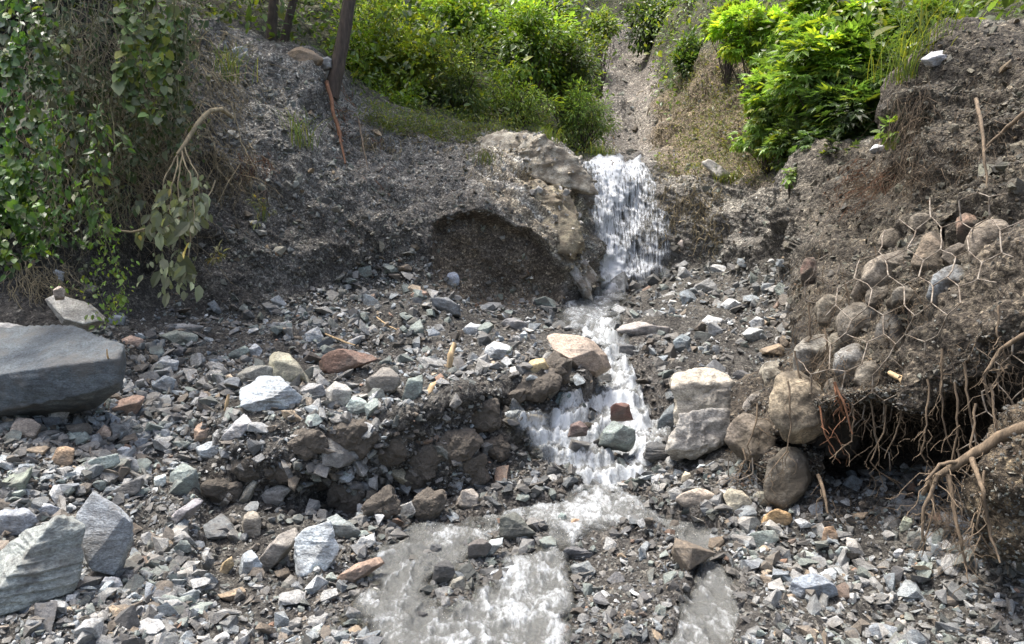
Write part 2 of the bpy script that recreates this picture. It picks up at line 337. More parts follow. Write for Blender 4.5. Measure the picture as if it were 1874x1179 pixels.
mound = sstep(sdpoly(px, py, [(380,830),(560,760),(700,740),(900,690),(1040,640),(1080,700),(1000,760),(950,880),(840,940),(700,980),(560,985),(380,960)]), -20, 40)*(1-inw)
cutf = mound*sstep(rr_, 4.6, 5.0)*(1-sstep(rr_, 6.2, 6.8)); amp += .07*mound+.09*cutf
d = fbm(V0, .55, 7, 1, .52)*amp + np.abs(fbm(V0, .18, 4, 40, .55))*(.035*(1-inw)*(1-.5*bank)) - .01
d += fbm(V0*np.array([1, 1, .25]), .35, 4, 77, .5, True)*(.035*bank)
q = V0@np.array([[.8, .1, -.6], [0, 1, 0], [.6, .1, .8]]).T
d += fbm(V0, 1.1, 3, 131)*.13*bank*(1-rockz)+fbm(q*np.array([.5, .5, 2.2]), .7, 4, 141, .55, True)*.055*bank
d += fbm(q*np.array([1, .6, 5.0]), .8, 5, 99, .6, True)*(.085*rockz)
far = sstep(rr_, 10.5, 11.5); d += far*fbm(V0, 1.6, 5, 9)*.35
hollow = sstep(sdpoly(px, py, [(380,900),(470,875),(600,890),(660,950),(600,1010),(520,1075),(400,1080),(360,990)])+wob, -25, 25)*(1-inw)
d += fbm(V0, .95, 3, 611)*.065*(1-inw)*(rr_ < 7.6)-.10*hollow
V += Nn*(d[:, None])
V[:, 2] -= .058*inw*np.clip(sstep(sd_w, -5, 40)+.4, 0, 1)
# eroded scar, voids behind the gabion stones
V[:, 1] += .30*sstep(sd_s+wob*.35, -4, 16)
for poly, dd in (([(1462,478),(1500,470),(1540,500),(1520,590),(1490,640),(1465,640)], .35), ([(1715,410),(1760,390),(1800,410),(1790,470),(1750,500),(1715,480)], .3), ([(1640,570),(1700,540),(1720,580),(1680,660),(1630,640)], .2)):
    s_ = sdpoly(px, py, poly); V[:, 1] += dd*sstep(s_, -4, 14)*((rr_ > 5) & (rr_ < 9))
# steps in the cascade
casc = inw*sstep(rr_, 4.0, 4.4)*(1-sstep(rr_, 7.2, 7.6))
zz = V[:, 2]; stp = .13; ph = (zz+.20*fbm(V0*np.array([1, .4, .1]), .40, 4, 31))/stp
zt = (np.floor(ph)+sstep(ph-np.floor(ph), .45, .95))*stp
V[:, 2] = zz+casc*(zt-zz)*.8

# colours of the ground by material, with some light and shade painted in
col = np.zeros((len(V), 3)); soil = np.array([.112, .105, .092])
col[:] = soil
def blend(mask, c, k=1.0):
    global col
    mm = (np.clip(mask, 0, 1)*k)[:, None]; col = col*(1-mm)+np.array(c)*mm
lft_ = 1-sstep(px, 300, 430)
blend(1-bank*1.0, (.070, .066, .058), .9)  # floor soil darkened, painting shade into the gaps between stones
nz = fbm(V0, .9, 4, 55)
blend(bank*sstep(nz, .1, .7), (.18, .172, .155), .7)
blend(bank*sstep(-nz, .2, .9), (.10, .085, .062), .7); blend(bank*sstep(rr_, 8.6, 9.4)*(1-lft_)*(1-gab), (.235, .222, .195), .75)  # upper bank lightened, the light it catches put into the colour
blend(rockz, (.36, .315, .235), .9); blend(rockz*sstep(fbm(q*np.array([.5, .5, 5.0]), .35, 4, 61, .6), .0, .45), (.50, .49, .45), .85)
blend(sstep(sd_s, -3, 10), (.15, .122, .088), .8)
blend(gab, (.075, .064, .047), .92)  # right bank darkened: shade put into its soil colour
blend(gab*(rr_ < 7.0), (.035, .028, .022), .6)  # cavity shade painted into the soil under the gabion
blend(sstep(rr_, 10.1, 10.9), (.06, .062, .03), .9)
gul = sstep(sdpoly(px, py, [(1055,20),(1150,40),(1205,150),(1245,300),(1105,305),(1100,230),(1070,150)])+wob, -20, 15)*(rr_ > 10)
blend(gul, (.235, .215, .19), .9)
mnd = sstep(sdpoly(px, py, [(1200,330),(1205,200),(1300,100),(1360,75),(1400,100),(1400,340)])+wob, -20, 20)*(rr_ > 10)
blend(mnd, (.17, .135, .09), .9)
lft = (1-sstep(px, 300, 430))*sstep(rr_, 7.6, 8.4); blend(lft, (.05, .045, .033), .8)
wet = np.clip(sstep(sd_w, -45, 0)+sstep(sd_f, -30, 5), 0, 1); blend(wet, (.075, .068, .06), .6)
idx = np.arange(nr*nc).reshape(nr, nc)
Fq = np.stack([idx[:-1, :-1], idx[:-1, 1:], idx[1:, 1:], idx[1:, :-1]], -1).reshape(-1, 4)
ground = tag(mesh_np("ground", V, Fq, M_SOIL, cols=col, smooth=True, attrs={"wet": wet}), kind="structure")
VG = V.reshape(nr, nc, 3)
# the land carries on round the camera and beyond the gully, out of the photo's sight
def fringe():
    edge = [VG[0, j] for j in range(0, nc, 12)]
    Vv, Ff = [], []
    e = np.array(edge); n = len(e)
    outer = e.copy(); outer[:, 1] = -4; outer[:, 0] *= 3; outer[:, 2] = -.15
    Vv = np.vstack([e-np.array([0, 0, .01]), outer]); 
    Ff = np.array([[i+n, i+n+1, i+1, i] for i in range(n-1)])
    tag(mesh_np("stream_bed", Vv, Ff, M_SOIL, cols=np.tile([.15, .14, .125], (2*n, 1)), smooth=True, attrs={"wet": np.full(2*n, .5)}), kind="structure")
fringe()

sub = VG[::2, ::2]; a_, b_ = sub.shape[:2]; ii = np.arange(a_*b_).reshape(a_, b_)
fl = np.stack([ii[:-1, :-1], ii[:-1, 1:], ii[1:, 1:], ii[1:, :-1]], -1).reshape(-1, 4)
BVH = BVHTree.FromPolygons([tuple(v) for v in sub.reshape(-1, 3).tolist()], fl.tolist())
CAMP = Vector((0, 0, CAM_Z))
def hit(px_, py_, default=6.0):
    dr = (at(px_, py_, 5)-CAMP).normalized()
    r = BVH.ray_cast(CAMP, dr)
    if r[0] is None: return at(px_, py_, default), Vector((0, 0, 1))
    n = r[1]; n = -n if n.dot(dr) > 0 else n
    return r[0], n
def ground_z(x, y, z0=20):
    r = BVH.ray_cast(Vector((x, y, z0)), Vector((0, 0, -1)))
    return r[0].z if r[0] is not None else 0.0

# ------------------------------------------------------------------ water
def water():
    # stream: the smooth loft, raised just over the bed inside its banks
    base = V0.copy(); rip = fbm(V0*np.array([1, .6, 1]), .22, 5, 201, .6)
    zz = base[:, 2]; ph = (zz+.20*fbm(V0*np.array([1, .4, .1]), .40, 4, 31))/.13
    zt = (np.floor(ph)+sstep(ph-np.floor(ph), .45, .95))*.13
    cs = sstep(rr_, 4.0, 4.4)*(1-sstep(rr_, 7.2, 7.6))
    base[:, 2] = zz+cs*(zt-zz)*.8
    turb = .85+.5*cs; rdg = fbm(V0*np.array([1.5, .75, 1])+.05*fbm(V0, .12, 2, 33)[:, None], .15, 4, 251, .5, True); rip = rip*.4+rdg*.7
    fl_ = V0*np.array([1.5, .7, 1])
    base[:, 2] += -.012+.028*rip*turb + (.008+.014*cs)*(.5-np.abs(fbm(fl_, .10, 4, 222, .6)))*turb+.03*sstep(rr_, 6.6, 7.2)+.006*fbm(fl_, .035, 2, 229)*(1+cs)
    base[:, 2] -= .10*(1-sstep(sd_w, -16, 4))
    keep = (sd_w > -16).reshape(nr, nc)
    slope = sstep(ph-np.floor(ph), .35, .6)*(1-sstep(ph-np.floor(ph), .95, 1.0))
    thr = sstep(sdpoly(px, py, [(1000,890),(1160,880),(1120,960),(1040,960),(1020,1040),(960,1120),(840,1120),(900,1000),(930,940)]), -60, 60)
    foam = -.02-.02*cs+.26*cs*slope+.07*thr+.17*sstep(rdg, .2, 1.3)-.05*(1-cs)+.10*fbm(V0*np.array([2.4, .5, 1]), .22, 4, 240)
    foam -= .10*sstep(-px, -900, -740)*sstep(py, 930, 960) + .10*sstep(px, 1190, 1230)*sstep(py, 890, 930)
    foam += .10*sstep(rr_, 6.8, 7.2)
    quad = keep[:-1, :-1] & keep[1:, 1:] & keep[:-1, 1:] & keep[1:, :-1]
    f = Fq.reshape(nr-1, nc-1, 4)[quad]
    u, inv = np.unique(f, return_inverse=True)
    tag(mesh_np("stream_water", base[u], inv.reshape(-1, 4), M_WATER, smooth=True, attrs={"foam": foam[u], "depth": sstep(sd_w, -8, 26)[u]}), kind="structure")
    # waterfall: a broken veil over the rock step
    b2 = V0+Nn*(np.maximum(d, -.02)*.6+.10+.025*fbm(V0*np.array([1.6, 1, .22]), .12, 4, 301))[:, None]
    keep = (sd_f > -10).reshape(nr, nc)
    b2 -= Nn*((1-sstep(sd_f, -10, 6))*.12)[:, None]
    quad = keep[:-1, :-1] & keep[1:, 1:] & keep[:-1, 1:] & keep[1:, :-1]
    f = Fq.reshape(nr-1, nc-1, 4)[quad]; u, inv = np.unique(f, return_inverse=True)
    fx = np.exp(-((px-1110-8*np.sin(py/40))/34)**2)+.7*np.exp(-((px-1165)/16)**2)*(py < 440)
    foam = .16+.20*fx+.10*sstep(py, 430, 500)+.10*(1-sstep(py, 300, 345))+.03*sstep(px, 1170, 1190)
    tag(mesh_np("waterfall", b2[u], inv.reshape(-1, 4), M_FALL, smooth=True, attrs={"foam": foam[u], "depth": sstep(sd_f, -9, 8)[u]}), kind="structure")
water()

# ------------------------------------------------------------------ stones
def hull_proto(k, flat, rng):
    pts = rng.normal(size=(k, 3)); pts /= np.linalg.norm(pts, axis=1)[:, None]
    pts *= rng.uniform(.75, 1, (k, 1)); pts *= np.array([1, rng.uniform(.55, .95), flat])*.5
    bm = bmesh.new()
    for p in pts: bm.verts.new(p)
    r = bmesh.ops.convex_hull(bm, input=bm.verts[:])
    bmesh.ops.delete(bm, geom=[g for g in r['geom_interior'] if isinstance(g, bmesh.types.BMVert)], context='VERTS')
    bmesh.ops.triangulate(bm, faces=bm.faces[:]); bm.normal_update(); bm.verts.index_update()
    v = np.array([x.co[:] for x in bm.verts]); f = np.array([[q.index for q in x.verts] for x in bm.faces]); bm.free()
    return v, f
PROTO = [hull_proto(R.integers(8, 13), R.uniform(.22, .75), R) for _ in range(50)]
def rand_rot(n, tilt, rng):
    yaw = rng.uniform(0, 2*np.pi, n); a = rng.normal(0, tilt, n); b = rng.normal(0, tilt, n)
    cy, sy, ca, sa, cb, sb = np.cos(yaw), np.sin(yaw), np.cos(a), np.sin(a), np.cos(b), np.sin(b)
    Rz = np.zeros((n, 3, 3)); Rz[:, 0, 0] = cy; Rz[:, 0, 1] = -sy; Rz[:, 1, 0] = sy; Rz[:, 1, 1] = cy; Rz[:, 2, 2] = 1
    Rx = np.zeros((n, 3, 3)); Rx[:, 0, 0] = 1; Rx[:, 1, 1] = ca; Rx[:, 1, 2] = -sa; Rx[:, 2, 1] = sa; Rx[:, 2, 2] = ca
    Ry = np.zeros((n, 3, 3)); Ry[:, 1, 1] = 1; Ry[:, 0, 0] = cb; Ry[:, 0, 2] = sb; Ry[:, 2, 0] = -sb; Ry[:, 2, 2] = cb
    return Rz@Rx@Ry
PAL = np.array([[.26,.285,.29],[.30,.30,.285],[.22,.25,.225],[.44,.45,.44],[.36,.35,.32],[.34,.27,.19],[.27,.17,.115],[.11,.11,.11],[.17,.145,.115],[.20,.22,.235]])
def stone_batch(name, pos, size, tilt, cols, label, cat, sink=.15, nrm=None):
    n = len(pos); V_, F_, C_ = [], [], []; off = 0
    pid = R.integers(0, len(PROTO), n); Rm = rand_rot(n, tilt, R)
    for k, (v, f) in enumerate(PROTO):
        m = np.where(pid == k)[0]
        if not len(m): continue
        w_ = np.einsum('nij,vj->nvi', Rm[m], v)*size[m, None, None]
        up = nrm[m]*(size[m]*(.5-sink)*.35)[:, None] if nrm is not None else 0
        w_ = w_+(pos[m]+up)[:, None, :]
        V_.append(w_.reshape(-1, 3)); F_.append((f[None]+(np.arange(len(m))*len(v))[:, None, None]+off).reshape(-1, 3)); off += len(m)*len(v)
        C_.append(np.repeat(cols[m], len(v), 0))
    o = mesh_np(name, np.vstack(V_), np.vstack(F_), M_GRAV, cols=np.vstack(C_))
    return tag(o, label, cat, kind="stuff")
# screen-even sampling of the loft cells
Nd = grid_normals(VG).reshape(-1, 3); Nd[Nd[:, 1] > .3] *= -1
cw = (np.abs(np.gradient(PX, axis=1)*np.gradient(PY, axis=0))).ravel()
RUB = [(-50,1250),(-50,620),(215,600),(215,580),(330,560),(560,545),(680,480),(790,490),(850,560),(1030,560),(1090,530),(1200,495),(1460,485),(1460,620),(1380,690),(1240,680),(1230,850),(1480,900),(1640,860),(1920,960),(1920,1250)]
sd_r = sdpoly(px, py, RUB)
d_r = sstep(sd_r, -12, 8)*(rr_ < 9)
d_r = d_r*(1-(.90-.10*(fbm(V0, .3, 2, 808) > .25))*sstep(sd_w, -4, 10))*(1-.5*cutf)*(1-.45*hollow)*np.where((px > 1490) & (rr_ > 6.4), .1, 1)
def draw(weight, n):
    p = weight*cw; p = p/p.sum(); k = R.choice(len(p), n, p=p)
    j = k % nc; i = k//nc; i2 = np.clip(i+1, 0, nr-1); j2 = np.clip(j+1, 0, nc-1); a = R.random((n, 1)); b = R.random((n, 1))
    A = VG[i, j]; return A+(VG[i2, j]-A)*a+(VG[i, j2]-A)*b, k
patch = sstep(fbm(V0, .6, 3, 404), -.5, .5)
pos, k = draw(d_r*(.5+patch), 46000)
sz = np.clip(np.exp(R.normal(np.log(.028), .75, len(k))+.5*fbm(pos, .5, 2, 515)), .008, .20)*(YY.ravel()[k]/4.6)**.6
wts = np.array([.21,.19,.15,.09,.12,.03,.012,.07,.10,.08])
cc = PAL[R.choice(10, len(k), p=wts/wts.sum())]*np.exp(R.normal(0, .22, (len(k), 1)))
muddy = (hollow[k]*R.random(len(k)) > .3) | (mound[k]*R.random(len(k)) > .45) | (R.random(len(k)) < .45)
cc[muddy] = cc[muddy]*.42+np.array([.064, .060, .053])
p2, k2 = draw((sd_w > 5)*(rr_ < 8)*(rr_ > 1)*(.06+(fbm(V0, .28, 2, 707) > .45))*(1+1.5*(rr_ > 4)), 1100)
pos = np.vstack([pos, p2]); k = np.concatenate([k, k2]); sz = np.concatenate([sz, np.clip(np.exp(R.normal(np.log(.05), .5, 1100)), .02, .16)]); cc = np.vstack([cc, PAL[R.choice([0,1,2,7,8,9,4], 1100)]])
cc = cc*(.9-.5*wet[k])[:, None]
stone_batch("gravel", pos, sz, .55, cc, "loose grey slaty gravel and rubble covering the gully floor beside the stream", "gravel", nrm=Nd[k])
# chips weathering out of the bank faces
d_b = ((rr_ > 7.8) & (rr_ < 10.15))*(1-sstep(sd_f, -8, 5))*(.25+patch)*(1-.85*lft)*(px > 300) + .9*gul + .25*mnd
d_b = d_b*(1-.35*sstep(sd_s, 0, 8)) + .5*gab*((rr_ > 7) & (rr_ < 10.1))
pos, k = draw(d_b, 30000)
sz = np.clip(np.exp(R.normal(np.log(.017), .72, len(k))), .006, .15)*(YY.ravel()[k]/5)**.7
cc = PAL[R.choice(10, len(k), p=wts/wts.sum())]*np.array([.66, .63, .55])*np.exp(R.normal(0, .3, (len(k), 1)))
gm = gab[k] > .5; cc[gm] = cc[gm]*np.array([.45, .43, .38])+np.array([.018, .015, .010])  # right bank chips darkened too, shade put into their colour
stone_batch("bank_chips", pos, sz, .9, cc, "small stone chips weathering out of the eroded earth banks", "stone chips", sink=.3, nrm=Nd[k])

# ---- individual rocks
def icos(level):
    bm = bmesh.new(); bmesh.ops.create_icosphere(bm, subdivisions=level, radius=1); bm.verts.index_update()
    v = np.array([x.co[:] for x in bm.verts]); f = np.array([[q.index for q in x.verts] for x in bm.faces]); bm.free(); return v, f
ICO = {l: icos(l) for l in (3, 5, 6)}
def planes_shape(level, Nr, H, c0, soft=.02, rough=.02, seed=0, size=1.0, strat=0.0):
    dv, f = ICO[level]
    Nr = np.asarray(Nr, float); Nr /= np.linalg.norm(Nr, axis=1)[:, None]; H = np.asarray(H, float)
    den = dv@Nr.T; t = np.where(den > .05, H[None]/np.maximum(den, .05), 1e6)
    kk = 1/soft; m = t.min(1)
    r = m*(1-soft*np.clip(np.exp(-(t-m[:, None])/(m[:, None]*soft)).sum(1)-1, 0, 3)*.6)
    v = dv*r[:, None]
    q = v/size+seed*3.7
    nn = dv
    disp = fbm(q, .5, 5, seed, .55)*rough*size
    if strat: disp += fbm(q*np.array([.6, .6, 6.0]), .5, 3, seed+9, .5, True)*strat*size
    return v+nn*disp[:, None]+c0, f
rock_reg = []      # for naming small stones by their neighbours: (name, px, py)
def hero(name, outline, label, cat, colr, Y=None, depth=.8, facets=(), mat=None, rough=.05, soft=.007, level=4, strat=.006, sink=0.0, short=None, group=None, push=0.0):
    o_ = np.array(outline, float)
    # make counter clockwise in x/z (image y down)
    ar = np.sum(o_[:, 0]*np.roll(o_[:, 1], -1)-np.roll(o_[:, 0], -1)*o_[:, 1])
    if ar > 0: o_ = o_[::-1]
    cx, cy = o_.mean(0); bx = o_[:, 0].mean(); by = o_[:, 1].max()
    if Y is None:
        h, _ = hit(bx, by-.12*(by-o_[:, 1].min())); Y = h.y
    Wd = (o_[:, 0].max()-o_[:, 0].min())*Y/F_PX; Hd = (by-o_[:, 1].min())*Y/F_PX
    size = max(Wd, Hd); dp = depth*min(Wd, max(Hd, Wd*.45)); Yc = Y+dp*.35+push
    cen = np.array(at(cx, cy, Yc)); pts = at_np(o_[:, 0], o_[:, 1], np.full(len(o_), Yc))
    rng = np.random.default_rng(int(abs(cx*7+cy*13)) % 99991)
    Nr, H = [], []
    vdir = cen-np.array([0, 0, CAM_Z]); vdir /= np.linalg.norm(vdir)
    n = len(pts)
    for i in range(n):
        a, b2 = pts[i], pts[(i+1) % n]; e = b2-a
        nn = np.cross(e, vdir); nn /= np.linalg.norm(nn)+1e-9
        if nn@((a+b2)/2-cen) < 0: nn = -nn
        nn0 = nn+vdir*rng.uniform(-.35, .35); nn0 /= np.linalg.norm(nn0)
        Nr.append(nn0); H.append(max(.02*size, nn0@((a+b2)/2-cen)))
    up = np.array([0, 0, 1.0])
    if not facets:
        facets = [((rng.uniform(-.3, .3), -1, rng.uniform(-.15, .25)), .5), ((rng.uniform(-.5, .5), -.55, 1), rng.uniform(.5, .75)), ((rng.uniform(.3, 1)*rng.choice([-1, 1]), -1, .1), .62), ((0, -1, -.6), .55)]
    for fn, h in facets:
        fn = np.array(fn, float); fn /= np.linalg.norm(fn)
        ext = max((np.abs(pts-cen)@np.abs(fn)).max()*.75, 0)+abs(fn[1])*dp*.5
        Nr.append(fn); H.append(h*min(ext, (abs(fn[1])*dp+abs(fn[0])*Wd*.5+abs(fn[2])*Hd*.5)))
    Nr.append(np.array([.1, 1, .1])); H.append(dp*.5)
    level += 1
    v, f = planes_shape(level, Nr, H, np.zeros(3), soft, rough, int(cx+cy) % 500, size, strat)
    o = mesh_np(name, v, f, mat or M_ROCK, smooth=(level >= 4))
    o.location = cen+np.array([0, 0, .045 if any(w_ in label for w_ in ('midstream', 'lower stream', 'in the water', 'in the stream', 'left arm', 'wet slab')) else 0]); o.color = (*colr, 1)
    tag(o, label, cat, group)
    rock_reg.append((short or label, cx, cy))
    return o

